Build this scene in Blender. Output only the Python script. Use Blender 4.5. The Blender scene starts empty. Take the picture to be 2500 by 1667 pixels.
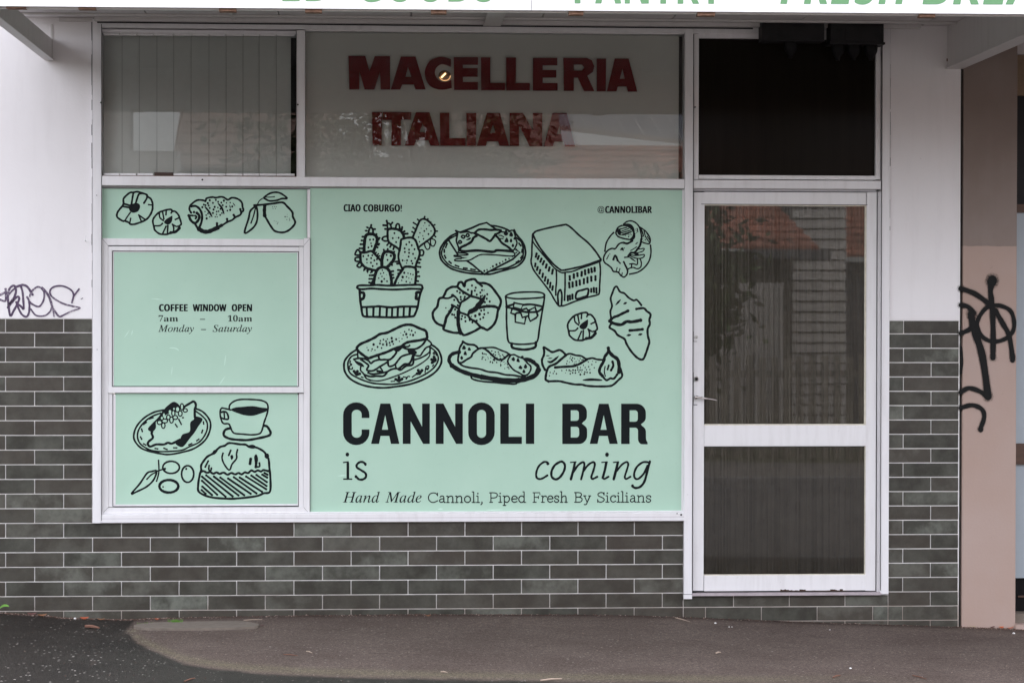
import bpy, bmesh, math, random
from mathutils import Matrix, Vector
from mathutils.geometry import tessellate_polygon

S = bpy.context.scene
COL = S.collection
rad = math.radians

# ---------------------------------------------------------------- camera
F_PX = 5496.0
YAW, PITCH, ROLL = rad(3.4), rad(-0.573), 0.0018
CAM_H = 1.587
cam_d = bpy.data.cameras.new('camera')
cam = bpy.data.objects.new('camera', cam_d)
COL.objects.link(cam)
cam_d.sensor_width = 36.0
cam_d.lens = F_PX * 36.0 / 2500.0
cam_d.clip_start = 0.1
cam_d.clip_end = 600.0
CAM_R = Matrix.Rotation(-YAW, 4, 'Z') @ Matrix.Rotation(math.pi / 2 + PITCH, 4, 'X') @ Matrix.Rotation(ROLL, 4, 'Z')
CAM_P = Vector((-12.0 * math.sin(YAW), -12.0 * math.cos(YAW), CAM_H))
cam.matrix_world = Matrix.Translation(CAM_P) @ CAM_R
S.camera = cam

# ---------------------------------------------------------------- sky, sun, exposure
SUN_EL = rad(62)
wd = bpy.data.worlds.new('World')
S.world = wd
wd.use_nodes = True
nt = wd.node_tree
bg = nt.nodes['Background']
sky = nt.nodes.new('ShaderNodeTexSky')
sky.sky_type = 'NISHITA'
sky.sun_disc = False
sky.sun_elevation = SUN_EL
sky.sun_rotation = rad(20)
sky.air_density = 1.0
sky.dust_density = 4.0
hs = nt.nodes.new('ShaderNodeHueSaturation')          # overcast: the blue washed out of the sky
hs.inputs['Saturation'].default_value = 0.22
tint = nt.nodes.new('ShaderNodeMixRGB')
tint.blend_type = 'MULTIPLY'
tint.inputs['Fac'].default_value = 1.0
tint.inputs['Color2'].default_value = (1.0, 0.975, 0.99, 1)
nt.links.new(sky.outputs['Color'], hs.inputs['Color'])
nt.links.new(hs.outputs['Color'], tint.inputs['Color1'])
nt.links.new(tint.outputs['Color'], bg.inputs['Color'])
bg.inputs['Strength'].default_value = 0.15

sun_d = bpy.data.lights.new('sun', 'SUN')
sun_d.energy = 0.5
sun_d.angle = rad(25)
sun_d.color = (1.0, 0.97, 0.93)
sun = bpy.data.objects.new('sun', sun_d)
COL.objects.link(sun)
sun.rotation_euler = (-(rad(90) - SUN_EL), 0, rad(-20))   # veiled, high over the back of the shop
sun.location = (0, 8, 12)

S.view_settings.view_transform = 'Standard'
S.view_settings.look = 'None'
S.view_settings.gamma = 1.0
S.view_settings.exposure = 2.80

S.cycles.max_bounces = 8
S.cycles.diffuse_bounces = 5
S.cycles.glossy_bounces = 4
S.cycles.transparent_max_bounces = 12
S.cycles.caustics_reflective = False
S.cycles.caustics_refractive = False
S.cycles.sample_clamp_indirect = 6.0

# ---------------------------------------------------------------- helpers
def W(px, py, yp=0.0):
    """the point of the vertical plane y = yp seen at a pixel of the 2500 x 1667 photograph"""
    d = CAM_R.to_3x3() @ Vector(((px - 1250.0) / F_PX, -(py - 833.5) / F_PX, -1.0))
    t = (yp - CAM_P.y) / d.y
    return CAM_P + d * t

def G(px, py, z=0.0):
    """the point of the horizontal plane z seen at a pixel"""
    d = CAM_R.to_3x3() @ Vector(((px - 1250.0) / F_PX, -(py - 833.5) / F_PX, -1.0))
    t = (z - CAM_P.z) / d.z
    return CAM_P + d * t

def rect(x0, y0, x1, y1, yp=0.0):
    """pixel rectangle -> X0, X1, Z0, Z1 metres on plane yp"""
    xm, ym = (x0 + x1) / 2, (y0 + y1) / 2
    return (W(x0, ym, yp).x, W(x1, ym, yp).x, W(xm, y1, yp).z, W(xm, y0, yp).z)

class MB:
    def __init__(s):
        s.v, s.f, s.c = [], [], []
    def quad(s, a, b, c, d, col=None):
        n = len(s.v)
        s.v += [tuple(a), tuple(b), tuple(c), tuple(d)]
        s.f.append((n, n + 1, n + 2, n + 3)); s.c.append(col)
        return s
    def box(s, x0, x1, y0, y1, z0, z1, col=None):
        n = len(s.v)
        s.v += [(x0, y0, z0), (x1, y0, z0), (x1, y1, z0), (x0, y1, z0), (x0, y0, z1), (x1, y0, z1), (x1, y1, z1), (x0, y1, z1)]
        for q in ((0, 1, 5, 4), (1, 2, 6, 5), (2, 3, 7, 6), (3, 0, 4, 7), (4, 5, 6, 7), (3, 2, 1, 0)):
            s.f.append(tuple(n + i for i in q)); s.c.append(col)
        return s
    def pbox(s, px0, py0, px1, py1, yf, yb, col=None):
        a, b, c, d = rect(px0, py0, px1, py1, yf)
        return s.box(a, b, yf, yb, c, d, col)
    def prism(s, pts, y0, y1, holes=(), col=None):
        """polygon (x, z) list extruded from y0 (front) to y1"""
        loops = [list(pts)] + [list(h) for h in holes]
        flat = [p for l in loops for p in l]
        n = len(s.v)
        s.v += [(p[0], y0, p[1]) for p in flat]
        m = len(flat)
        s.v += [(p[0], y1, p[1]) for p in flat]
        for t in tessellate_polygon([[Vector((p[0], p[1], 0)) for p in l] for l in loops]):
            s.f.append(tuple(n + i for i in t)); s.c.append(col)
            s.f.append(tuple(n + m + i for i in reversed(t))); s.c.append(col)
        k = 0
        for l in loops:
            for i in range(len(l)):
                j = (i + 1) % len(l)
                s.f.append((n + k + i, n + k + j, n + m + k + j, n + m + k + i)); s.c.append(col)
            k += len(l)
        return s
    def cyl(s, p0, p1, r0, r1=None, seg=12, col=None):
        r1 = r0 if r1 is None else r1
        p0, p1 = Vector(p0), Vector(p1)
        ax = (p1 - p0).normalized()
        u = ax.orthogonal().normalized(); w = ax.cross(u)
        n = len(s.v)
        for p, r in ((p0, r0), (p1, r1)):
            for i in range(seg):
                a = 2 * math.pi * i / seg
                s.v.append(tuple(p + u * (r * math.cos(a)) + w * (r * math.sin(a))))
        for i in range(seg):
            j = (i + 1) % seg
            s.f.append((n + i, n + j, n + seg + j, n + seg + i)); s.c.append(col)
        s.f.append(tuple(n + i for i in reversed(range(seg)))); s.c.append(col)
        s.f.append(tuple(n + seg + i for i in range(seg))); s.c.append(col)
        return s
    def lathe(s, c, prof, seg=16, col=None):
        n = len(s.v)
        for r, z in prof:
            for i in range(seg):
                a = 2 * math.pi * i / seg
                s.v.append((c[0] + r * math.cos(a), c[1] + r * math.sin(a), c[2] + z))
        for k in range(len(prof) - 1):
            for i in range(seg):
                j = (i + 1) % seg
                s.f.append((n + k * seg + i, n + k * seg + j, n + (k + 1) * seg + j, n + (k + 1) * seg + i)); s.c.append(col)
        return s
    def build(s, name, mat, parent=None, bevel=0, smooth=False, fixn=False):
        me = bpy.data.meshes.new(name)
        me.from_pydata(s.v, [], s.f)
        if any(c is not None for c in s.c):
            at = me.color_attributes.new('col', 'FLOAT_COLOR', 'CORNER')
            i = 0
            for p, c in zip(me.polygons, s.c):
                c = c or (0.5, 0.5, 0.5)
                for _ in p.loop_indices:
                    at.data[i].color = (c[0], c[1], c[2], 1); i += 1
        me.materials.append(mat)
        if fixn:
            b = bmesh.new(); b.from_mesh(me)
            bmesh.ops.recalc_face_normals(b, faces=b.faces)
            b.to_mesh(me); b.free()
        if smooth:
            for p in me.polygons: p.use_smooth = True
        o = bpy.data.objects.new(name, me)
        COL.objects.link(o)
        if parent: o.parent = parent
        if bevel:
            m = o.modifiers.new('bevel', 'BEVEL'); m.width = bevel; m.segments = 2; m.limit_method = 'ANGLE'
        return o

def tag(o, label=None, cat=None, group=None, kind=None):
    if label: o['label'] = label
    if cat: o['category'] = cat
    if group: o['group'] = group
    if kind: o['kind'] = kind
    return o

def empty(name, label, cat, group=None):
    o = bpy.data.objects.new(name, None)
    COL.objects.link(o)
    o.empty_display_size = 0.2
    return tag(o, label, cat, group)

# ---------------------------------------------------------------- materials
def nodes(name):
    m = bpy.data.materials.new(name); m.use_nodes = True
    t = m.node_tree
    return m, t, t.nodes['Principled BSDF']

def N(t, kind, **kw):
    n = t.nodes.new(kind)
    for k, v in kw.items():
        if k in n.inputs: n.inputs[k].default_value = v
        else: setattr(n, k, v)
    return n

def ramp(t, fac, stops):
    r = t.nodes.new('ShaderNodeValToRGB')
    e = r.color_ramp.elements
    while len(e) < len(stops): e.new(0.5)
    for i, (p, c) in enumerate(stops):
        e[i].position = p
        e[i].color = (c, c, c, 1) if not isinstance(c, tuple) else (c[0], c[1], c[2], 1)
    t.links.new(fac, r.inputs['Fac'])
    return r.outputs['Color']

def mixc(t, fac, a, b, mode='MIX'):
    m = t.nodes.new('ShaderNodeMixRGB'); m.blend_type = mode
    for s, v in (('Fac', fac), ('Color1', a), ('Color2', b)):
        if hasattr(v, 'links'): t.links.new(v, m.inputs[s])
        elif isinstance(v, tuple): m.inputs[s].default_value = (v[0], v[1], v[2], 1)
        elif s == 'Fac': m.inputs[s].default_value = v
        else: m.inputs[s].default_value = (v, v, v, 1)
    return m.outputs['Color']

def math_(t, op, a, b=None, c=None, clamp=False):
    m = t.nodes.new('ShaderNodeMath'); m.operation = op; m.use_clamp = clamp
    for i, v in enumerate((a, b, c)):
        if v is None: continue
        if hasattr(v, 'links'): t.links.new(v, m.inputs[i])
        else: m.inputs[i].default_value = v
    return m.outputs[0]

def coords(t, scale=(1, 1, 1)):
    g = t.nodes.new('ShaderNodeNewGeometry')
    m = t.nodes.new('ShaderNodeMapping')
    m.inputs['Scale'].default_value = scale
    t.links.new(g.outputs['Position'], m.inputs['Vector'])
    return m.outputs['Vector']

def noise(t, vec, scale, detail=4, rough=0.55):
    n = t.nodes.new('ShaderNodeTexNoise')
    n.inputs['Scale'].default_value = scale; n.inputs['Detail'].default_value = detail
    n.inputs['Roughness'].default_value = rough
    t.links.new(vec, n.inputs['Vector'])
    return n.outputs['Fac']

def bump(t, p, h, strength=0.2, dist=0.002):
    b = t.nodes.new('ShaderNodeBump')
    b.inputs['Strength'].default_value = strength; b.inputs['Distance'].default_value = dist
    t.links.new(h, b.inputs['Height'])
    t.links.new(b.outputs['Normal'], p.inputs['Normal'])

def mat_plain(name, c, rough=0.6, metal=0.0, var=0.12, scale=9.0, spec=0.4, bmp=0.0, stretch=(1, 1, 1)):
    m, t, p = nodes(name)
    v = coords(t, stretch)
    n = noise(t, v, scale, 6)
    n2 = noise(t, v, scale * 9, 3)
    a = mixc(t, 0.35, n, n2)
    col = mixc(t, ramp(t, a, [(0.3, 0.0), (0.7, 1.0)]), tuple(x * (1 - var) for x in c), tuple(min(1, x * (1 + var)) for x in c))
    t.links.new(col, p.inputs['Base Color'])
    p.inputs['Roughness'].default_value = rough
    p.inputs['Metallic'].default_value = metal
    p.inputs['Specular IOR Level'].default_value = spec
    if bmp: bump(t, p, n2, bmp, 0.003)
    return m

def mat_paint(name, c, rough=0.45, grime=0.35, chips=0.0):
    """old white enamel: faint streaks running down, small dirt specks, a few chips"""
    m, t, p = nodes(name)
    v = coords(t)
    vs = coords(t, (9, 9, 1.1))
    st = noise(t, vs, 3.0, 6, 0.6)
    bl = noise(t, v, 2.2, 5, 0.6)
    sp = noise(t, v, 55.0, 3, 0.6)
    dirt = math_(t, 'MULTIPLY', ramp(t, st, [(0.45, 0.0), (0.8, 1.0)]), ramp(t, bl, [(0.35, 0.2), (0.7, 1.0)]))
    dirt = math_(t, 'MULTIPLY', dirt, grime)
    col = mixc(t, dirt, c, (c[0] * 0.62, c[1] * 0.6, c[2] * 0.58))
    spk = ramp(t, sp, [(0.70, 0.0), (0.76, 1.0)])
    col = mixc(t, math_(t, 'MULTIPLY', spk, 0.25), col, (0.25, 0.22, 0.2))
    if chips:
        ch = ramp(t, noise(t, v, 16.0, 8, 0.72), [(0.74, 0.0), (0.77, 1.0)])
        col = mixc(t, math_(t, 'MULTIPLY', ch, chips), col, (0.16, 0.09, 0.06))
    t.links.new(col, p.inputs['Base Color'])
    p.inputs['Roughness'].default_value = rough
    bump(t, p, sp, 0.12, 0.001)
    return m

def mat_plaster(name, c, c2=None, split=None):
    m, t, p = nodes(name)
    v = coords(t)
    n1 = noise(t, v, 1.3, 5, 0.6)
    n2 = noise(t, v, 70.0, 4, 0.6)
    n3 = noise(t, coords(t, (6, 6, 0.8)), 2.5, 5, 0.6)
    base = c
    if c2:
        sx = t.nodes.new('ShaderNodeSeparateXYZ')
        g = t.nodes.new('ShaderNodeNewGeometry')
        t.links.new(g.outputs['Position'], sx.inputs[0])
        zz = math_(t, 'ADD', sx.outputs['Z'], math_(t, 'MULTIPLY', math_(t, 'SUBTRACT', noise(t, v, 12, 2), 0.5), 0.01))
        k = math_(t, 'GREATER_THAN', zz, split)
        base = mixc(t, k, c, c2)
    col = mixc(t, math_(t, 'MULTIPLY', ramp(t, n1, [(0.35, 0.0), (0.7, 1.0)]), 0.16), base, (0.55, 0.5, 0.5))
    col = mixc(t, math_(t, 'MULTIPLY', ramp(t, n3, [(0.5, 0.0), (0.85, 1.0)]), 0.11), col, (0.35, 0.32, 0.31))
    pit = ramp(t, noise(t, v, 28.0, 2, 0.5), [(0.75, 0.0), (0.78, 1.0)])
    col = mixc(t, math_(t, 'MULTIPLY', pit, 0.35), col, (0.2, 0.17, 0.16))
    t.links.new(col, p.inputs['Base Color'])
    p.inputs['Roughness'].default_value = 0.85
    bump(t, p, mixc(t, 0.5, n2, noise(t, v, 9.0, 4)), 0.35, 0.004)
    return m

def mat_tile():
    m, t, p = nodes('glazed_tile')
    at = t.nodes.new('ShaderNodeVertexColor'); at.layer_name = 'col'
    sp = t.nodes.new('ShaderNodeSeparateColor')
    t.links.new(at.outputs['Color'], sp.inputs[0])
    g = t.nodes.new('ShaderNodeNewGeometry')
    off = t.nodes.new('ShaderNodeVectorMath'); off.operation = 'MULTIPLY_ADD'
    t.links.new(at.outputs['Color'], off.inputs[0])
    off.inputs[1].default_value = (40, 40, 40)
    t.links.new(g.outputs['Position'], off.inputs[2])
    v = off.outputs[0]
    big = noise(t, v, 7.0, 5, 0.62)
    med = noise(t, v, 30.0, 5, 0.6)
    fine = noise(t, v, 150.0, 3, 0.6)
    lum = mixc(t, ramp(t, big, [(0.38, 0.0), (0.72, 1.0)]), (0.032, 0.031, 0.024), (0.088, 0.090, 0.074))
    lum = mixc(t, ramp(t, sp.outputs[0], [(0.55, 0.0), (0.92, 1.0)]), lum, mixc(t, ramp(t, big, [(0.42, 0.0), (0.6, 1.0)]), (0.050, 0.050, 0.040), (0.142, 0.150, 0.126)))
    lum = mixc(t, math_(t, 'MULTIPLY', sp.outputs[1], 0.5), lum, mixc(t, med, (0.048, 0.036, 0.028), (0.086, 0.066, 0.053)))
    lum = mixc(t, math_(t, 'MULTIPLY', ramp(t, med, [(0.45, 0.0), (0.7, 1.0)]), 0.3), lum, (0.022, 0.021, 0.019))
    lum = mixc(t, math_(t, 'MULTIPLY', ramp(t, fine, [(0.6, 0.0), (0.75, 1.0)]), 0.2), lum, (0.14, 0.13, 0.12))
    t.links.new(lum, p.inputs['Base Color'])
    r = ramp(t, med, [(0.3, 0.36), (0.7, 0.55)])
    t.links.new(r, p.inputs['Roughness'])
    p.inputs['Specular IOR Level'].default_value = 0.3
    bump(t, p, med, 0.15, 0.002)
    return m

def mat_glass(name, tint=(1, 1, 1), k=1.2, rough=0.0, wav=0.0):
    """thin window glass: mirror part by Fresnel for two faces, the rest straight through"""
    m = bpy.data.materials.new(name); m.use_nodes = True
    t = m.node_tree
    t.nodes.clear()
    out = t.nodes.new('ShaderNodeOutputMaterial')
    fr = N(t, 'ShaderNodeFresnel', IOR=1.5)
    f2 = math_(t, 'MULTIPLY', fr.outputs[0], k, clamp=True)
    gl = N(t, 'ShaderNodeBsdfGlossy', Roughness=rough)
    gl.inputs['Color'].default_value = (0.95, 0.97, 0.98, 1)
    if wav:
        b = t.nodes.new('ShaderNodeBump'); b.inputs['Strength'].default_value = wav; b.inputs['Distance'].default_value = 0.004
        t.links.new(noise(t, coords(t), 2.5, 1), b.inputs['Height'])
        t.links.new(b.outputs[0], gl.inputs['Normal'])
    tr = t.nodes.new('ShaderNodeBsdfTransparent')
    tr.inputs['Color'].default_value = (tint[0], tint[1], tint[2], 1)
    mx = t.nodes.new('ShaderNodeMixShader')
    t.links.new(f2, mx.inputs[0]); t.links.new(tr.outputs[0], mx.inputs[1]); t.links.new(gl.outputs[0], mx.inputs[2])
    t.links.new(mx.outputs[0], out.inputs['Surface'])
    return m

def mat_vinyl():
    m, t, p = nodes('mint_vinyl')
    v = coords(t)
    n = noise(t, v, 3.0, 4)
    n2 = noise(t, v, 90.0, 2)
    col = mixc(t, ramp(t, n, [(0.3, 0.0), (0.7, 1.0)]), (0.405, 0.600, 0.480), (0.440, 0.632, 0.512))
    col = mixc(t, math_(t, 'MULTIPLY', ramp(t, n2, [(0.68, 0.0), (0.74, 1.0)]), 0.12), col, (0.2, 0.25, 0.2))
    t.links.new(col, p.inputs['Base Color'])
    p.inputs['Roughness'].default_value = 0.42
    p.inputs['Specular IOR Level'].default_value = 0.3
    bump(t, p, mixc(t, 0.35, n, noise(t, v, 14.0, 3)), 0.10, 0.01)
    return m

def mat_marker(name, c, gaps=0.55):
    """marker ink that ran dry in places"""
    m, t, p = nodes(name)
    v = coords(t)
    n = noise(t, v, 130.0, 3, 0.7)
    g = ramp(t, noise(t, v, 6.0, 2), [(0.4, 0.0), (0.65, 1.0)])
    k = math_(t, 'MULTIPLY', ramp(t, n, [(0.5, 0.0), (0.6, 1.0)]), math_(t, 'MULTIPLY', g, gaps))
    t.links.new(mixc(t, k, c, (0.55, 0.5, 0.55)), p.inputs['Base Color'])
    p.inputs['Roughness'].default_value = 0.5
    return m

def mat_asphalt():
    m, t, p = nodes('asphalt')
    at = t.nodes.new('ShaderNodeVertexColor'); at.layer_name = 'col'
    sp = t.nodes.new('ShaderNodeSeparateColor')
    t.links.new(at.outputs['Color'], sp.inputs[0])
    v = coords(t)
    edge = noise(t, v, 5.0, 7, 0.75)
    wet = math_(t, 'ADD', sp.outputs[0], math_(t, 'MULTIPLY', math_(t, 'SUBTRACT', edge, 0.5), 0.9))
    wet = ramp(t, wet, [(0.34, 0.0), (0.68, 1.0)])
    big = noise(t, v, 1.6, 5, 0.6)
    grain = noise(t, v, 150.0, 4, 0.75)
    med = noise(t, v, 60.0, 4, 0.75)
    dry = mixc(t, ramp(t, big, [(0.35, 0.0), (0.65, 1.0)]), (0.185, 0.140, 0.120), (0.250, 0.195, 0.168))
    dry = mixc(t, math_(t, 'MULTIPLY', sp.outputs[1], 0.8), dry, (0.270, 0.235, 0.160))      # drying tide mark
    dry = mixc(t, math_(t, 'MULTIPLY', ramp(t, noise(t, coords(t, (1, 2.4, 1)), 5.0, 5, 0.6), [(0.58, 0.0), (0.72, 1.0)]), 0.55), dry, (0.110, 0.080, 0.070))
    dn = ramp(t, noise(t, v, 9.0, 5, 0.7), [(0.3, 0.4), (0.65, 1.0)])
    dry = mixc(t, math_(t, 'MULTIPLY', math_(t, 'POWER', sp.outputs[2], 1.6), dn, clamp=True), dry, (0.050, 0.026, 0.019))     # dirt along the wall
    wc = mixc(t, ramp(t, big, [(0.35, 0.0), (0.65, 1.0)]), (0.042, 0.036, 0.032), (0.062, 0.054, 0.047))
    col = mixc(t, wet, dry, wc)
    col = mixc(t, 0.9, col, mixc(t, 1.0, col, ramp(t, grain, [(0.36, 0.25), (0.64, 1.0)]), 'MULTIPLY'))
    col = mixc(t, 0.6, col, mixc(t, 1.0, col, ramp(t, med, [(0.38, 0.35), (0.62, 1.0)]), 'MULTIPLY'))
    vo = t.nodes.new('ShaderNodeTexVoronoi'); vo.inputs['Scale'].default_value = 62.0
    t.links.new(v, vo.inputs['Vector'])
    sc = t.nodes.new('ShaderNodeSeparateColor'); t.links.new(vo.outputs['Color'], sc.inputs[0])
    stone = math_(t, 'MULTIPLY', math_(t, 'LESS_THAN', vo.outputs['Distance'], math_(t, 'MULTIPLY_ADD', sc.outputs[2], 0.28, 0.12)), math_(t, 'GREATER_THAN', sc.outputs[0], 0.905))
    stone = math_(t, 'MULTIPLY', stone, mixc(t, wet, 0.45, 1.0))
    col = mixc(t, math_(t, 'MULTIPLY', stone, 0.8), col, mixc(t, sc.outputs[1], (0.30, 0.26, 0.24), (0.55, 0.52, 0.48)))
    t.links.new(col, p.inputs['Base Color'])
    t.links.new(ramp(t, wet, [(0.0, 0.9), (1.0, 0.55)]), p.inputs['Roughness'])
    p.inputs['Specular IOR Level'].default_value = 0.15
    bump(t, p, mixc(t, 0.4, grain, med), 0.8, 0.005)
    return m

M = {}
M['paint'] = mat_paint('white_enamel', (0.765, 0.755, 0.770), 0.4, 0.5, 0.0)
M['paint_old'] = mat_paint('worn_white_enamel', (0.745, 0.735, 0.745), 0.45, 0.55, 0.8)
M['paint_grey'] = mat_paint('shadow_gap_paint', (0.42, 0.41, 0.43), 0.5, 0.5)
M['plaster'] = mat_plaster('white_render', (0.82, 0.80, 0.81))
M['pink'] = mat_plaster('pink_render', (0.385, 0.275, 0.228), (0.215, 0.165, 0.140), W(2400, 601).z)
M['tile'] = mat_tile()
def mat_grout():
    m, t, p = nodes('grout')
    v = coords(t)
    sx = t.nodes.new('ShaderNodeSeparateXYZ'); g = t.nodes.new('ShaderNodeNewGeometry')
    t.links.new(g.outputs['Position'], sx.inputs[0])
    low = ramp(t, math_(t, 'ADD', sx.outputs['Z'], math_(t, 'MULTIPLY', noise(t, v, 5.0, 5, 0.7), 0.25)), [(0.10, 1.0), (0.30, 0.0)])
    st = ramp(t, noise(t, v, 11.0, 6, 0.65), [(0.45, 0.0), (0.75, 0.6)])
    col = mixc(t, st, (0.88, 0.86, 0.84), (0.60, 0.56, 0.52))
    col = mixc(t, math_(t, 'MULTIPLY', low, 0.75), col, (0.30, 0.22, 0.17))
    t.links.new(col, p.inputs['Base Color']); p.inputs['Roughness'].default_value = 0.9
    return m
M['grout'] = mat_grout()
M['gasket'] = mat_plain('black_gasket', (0.012, 0.012, 0.014), 0.6)
M['glass'] = mat_glass('window_glass', (0.93, 0.95, 0.94), 1.0, 0.001, 0.01)
M['doorglass'] = mat_glass('door_glass', (0.92, 0.92, 0.90), 1.3, 0.010, 0.015)
M['rib'] = mat_plain('ribbed_glass_back', (0.050, 0.040, 0.027), 0.25, spec=0.8, var=0.35, scale=1.2)
M['fan'] = mat_plain('dark_film', (0.010, 0.008, 0.006), 0.12, spec=0.05, var=0.3, scale=3, stretch=(7, 1, 0.3))
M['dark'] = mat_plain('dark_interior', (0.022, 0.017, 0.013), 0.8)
M['plank'] = mat_plain('dark_plank', (0.035, 0.024, 0.018), 0.7, var=0.4, scale=3, stretch=(8, 1, 0.6))
M['board'] = mat_plain('grey_board', (0.74, 0.72, 0.68), 0.7, var=0.05, scale=1.5)
M['blind'] = mat_plain('blind_fabric', (0.66, 0.665, 0.64), 0.8, var=0.05, scale=3)
M['red'] = mat_plain('red_letter', (0.175, 0.004, 0.006), 0.4, spec=0.15, var=0.1, scale=12)
M['ink'] = mat_plain('black_print', (0.006, 0.009, 0.010), 0.6, var=0.1, spec=0.12)
M['vinyl'] = mat_vinyl()
M['soffit'] = mat_paint('soffit_paint', (0.58, 0.55, 0.55), 0.7, 0.5)
M['beam'] = mat_paint('beam_paint', (0.60, 0.58, 0.57), 0.5, 0.45, 0.6)
M['rust'] = mat_plain('rusty_clip', (0.21, 0.12, 0.08), 0.8, var=0.5, scale=40)
M['fascia'] = mat_plain('fascia_white', (0.82, 0.82, 0.82), 0.45, var=0.02)
M['green'] = mat_plain('green_letter', (0.13, 0.30, 0.14), 0.5, var=0.03)
M['black'] = mat_plain('black_plastic', (0.008, 0.0075, 0.008), 0.5, spec=0.1, var=0.3)
M['boxm'] = mat_plain('black_sheet_metal', (0.020, 0.019, 0.020), 0.55, spec=0.15, var=0.4, scale=18)
M['steel'] = mat_plain('brushed_steel', (0.5, 0.49, 0.48), 0.3, metal=0.9, var=0.1)
M['chrome'] = mat_plain('chrome', (0.55, 0.5, 0.48), 0.18, metal=1.0, var=0.05)
M['asphalt'] = mat_asphalt()
M['concrete'] = mat_plain('concrete', (0.165, 0.138, 0.115), 0.9, var=0.2, scale=30, bmp=0.4)
M['spray'] = mat_plain('black_spray_paint', (0.008, 0.008, 0.008), 0.6, spec=0.15, var=0.1)
M['marker'] = mat_marker('purple_marker', (0.065, 0.035, 0.085), 0.8)
def mat_mist():
    m = bpy.data.materials.new('overspray'); m.use_nodes = True
    t = m.node_tree; t.nodes.clear()
    out = t.nodes.new('ShaderNodeOutputMaterial'); d = N(t, 'ShaderNodeBsdfDiffuse'); d.inputs['Color'].default_value = (0.02, 0.018, 0.018, 1)
    tr = t.nodes.new('ShaderNodeBsdfTransparent'); mx = t.nodes.new('ShaderNodeMixShader')
    f = math_(t, 'MULTIPLY', ramp(t, noise(t, coords(t), 160.0, 3, 0.8), [(0.35, 0.0), (0.7, 1.0)]), 0.45)
    t.links.new(f, mx.inputs[0]); t.links.new(tr.outputs[0], mx.inputs[1]); t.links.new(d.outputs[0], mx.inputs[2]); t.links.new(mx.outputs[0], out.inputs['Surface'])
    return m
M['mist'] = mat_mist()
M['overlap_shade'] = mat_plain('blind_overlap_shade', (0.42, 0.42, 0.40), 0.8)  # darker grey for the painted shade lines on the blind
M['leaf'] = mat_plain('fresh_leaf', (0.10, 0.22, 0.035), 0.4, var=0.25, scale=30)
M['brown'] = mat_plain('brown_timber', (0.085, 0.045, 0.03), 0.55, var=0.3, scale=8, stretch=(0.5, 1, 6))
M['panelblue'] = mat_plain('pale_blue_panel', (0.36, 0.41, 0.45), 0.35, var=0.06, scale=2)
M['tan'] = mat_plain('tan_curtain', (0.35, 0.25, 0.17), 0.8, var=0.2)
# ---------------------------------------------------------------- ground and street (structure)
WALLBASE = [(-900, 1480), (0, 1495), (100, 1501), (150, 1507), (300, 1512), (430, 1507), (700, 1502), (1000, 1499), (1400, 1499),
            (1560, 1502), (1700, 1507), (2000, 1519), (2345, 1530), (2500, 1536), (3400, 1570)]
_gb = [(W(x, y).x, W(x, y).z) for x, y in WALLBASE]
def ground_z(x, y=0.0):
    """height of the footpath: follows the wall foot, fading to one even slope towards the kerb"""
    zz = _gb[0][1] if x < _gb[0][0] else _gb[-1][1]
    for (a, za), (b, zb) in zip(_gb, _gb[1:]):
        if a <= x <= b:
            zz = za + (zb - za) * (x - a) / (b - a); break
    lin = -0.014 * x
    k = min(1.0, max(0.0, -y / 1.5))
    return zz * (1 - k) + lin * k

WET = [(-400, 1480), (0, 1490), (150, 1505), (330, 1521), (345, 1528), (310, 1540), (322, 1565), (345, 1585), (380, 1602), (412, 1618), (450, 1632),
       (520, 1642), (600, 1651), (800, 1659), (1100, 1662), (1500, 1663), (1900, 1662), (2100, 1655), (2300, 1659), (2500, 1657), (3000, 1656)]
def wet_value(x, y):
    """signed: >0.5 wet"""
    # boundary traced on the pavement as depth for each x
    best = None
    pts = [G(a, b, 0.0) for a, b in WET]
    # right of the lobe the boundary is a depth for each x
    if x > pts[5].x:
        sub = pts[5:]
        for p, q in zip(sub, sub[1:]):
            if p.x <= x <= q.x:
                yy = p.y + (q.y - p.y) * (x - p.x) / max(1e-6, q.x - p.x)
                return 0.5 + (yy - y) * 4.0
        return 0.5 + (sub[-1].y - y) * 4.0
    return 0.5 + (pts[5].x - x) * 6.0 + 0.08

xs = []
x = -9.0
while x < 9.0:
    xs.append(x); x += 0.05 if -3.4 < x < 3.4 else 0.4
ys = [0.06, 0.0]
y = -0.02
while y > -3.2:
    ys.append(y); y -= 0.04 if y > -0.3 else 0.08
g = MB()
GC = {}
for yy in ys:
    for xx in xs:
        g.v.append((xx, yy, ground_z(xx, yy)))
        wv = max(0.0, min(1.0, wet_value(xx, yy)))
        d = (wv - 0.5)
        tide = max(0.0, 1.0 - abs((0.5 - wet_value(xx, yy)) - 0.55) / 0.6) * (1.0 if xx < 0.6 else max(0.0, 1 - (xx - 0.6) / 1.2))
        dirt = max(0.0, 1.0 - (-yy) / 0.16)
        GC[len(g.v) - 1] = (wv, tide, dirt)
nx = len(xs)
for j in range(len(ys) - 1):
    for i in range(nx - 1):
        g.f.append((j * nx + i, (j + 1) * nx + i, (j + 1) * nx + i + 1, j * nx + i + 1)); g.c.append(None)
fp = g.build('footpath', M['asphalt'])
at = fp.data.color_attributes.new('col', 'FLOAT_COLOR', 'CORNER')
for l in fp.data.loops:
    c = GC[l.vertex_index]; at.data[l.index].color = (c[0], c[1], c[2], 1)
tag(fp, kind='structure')

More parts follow.
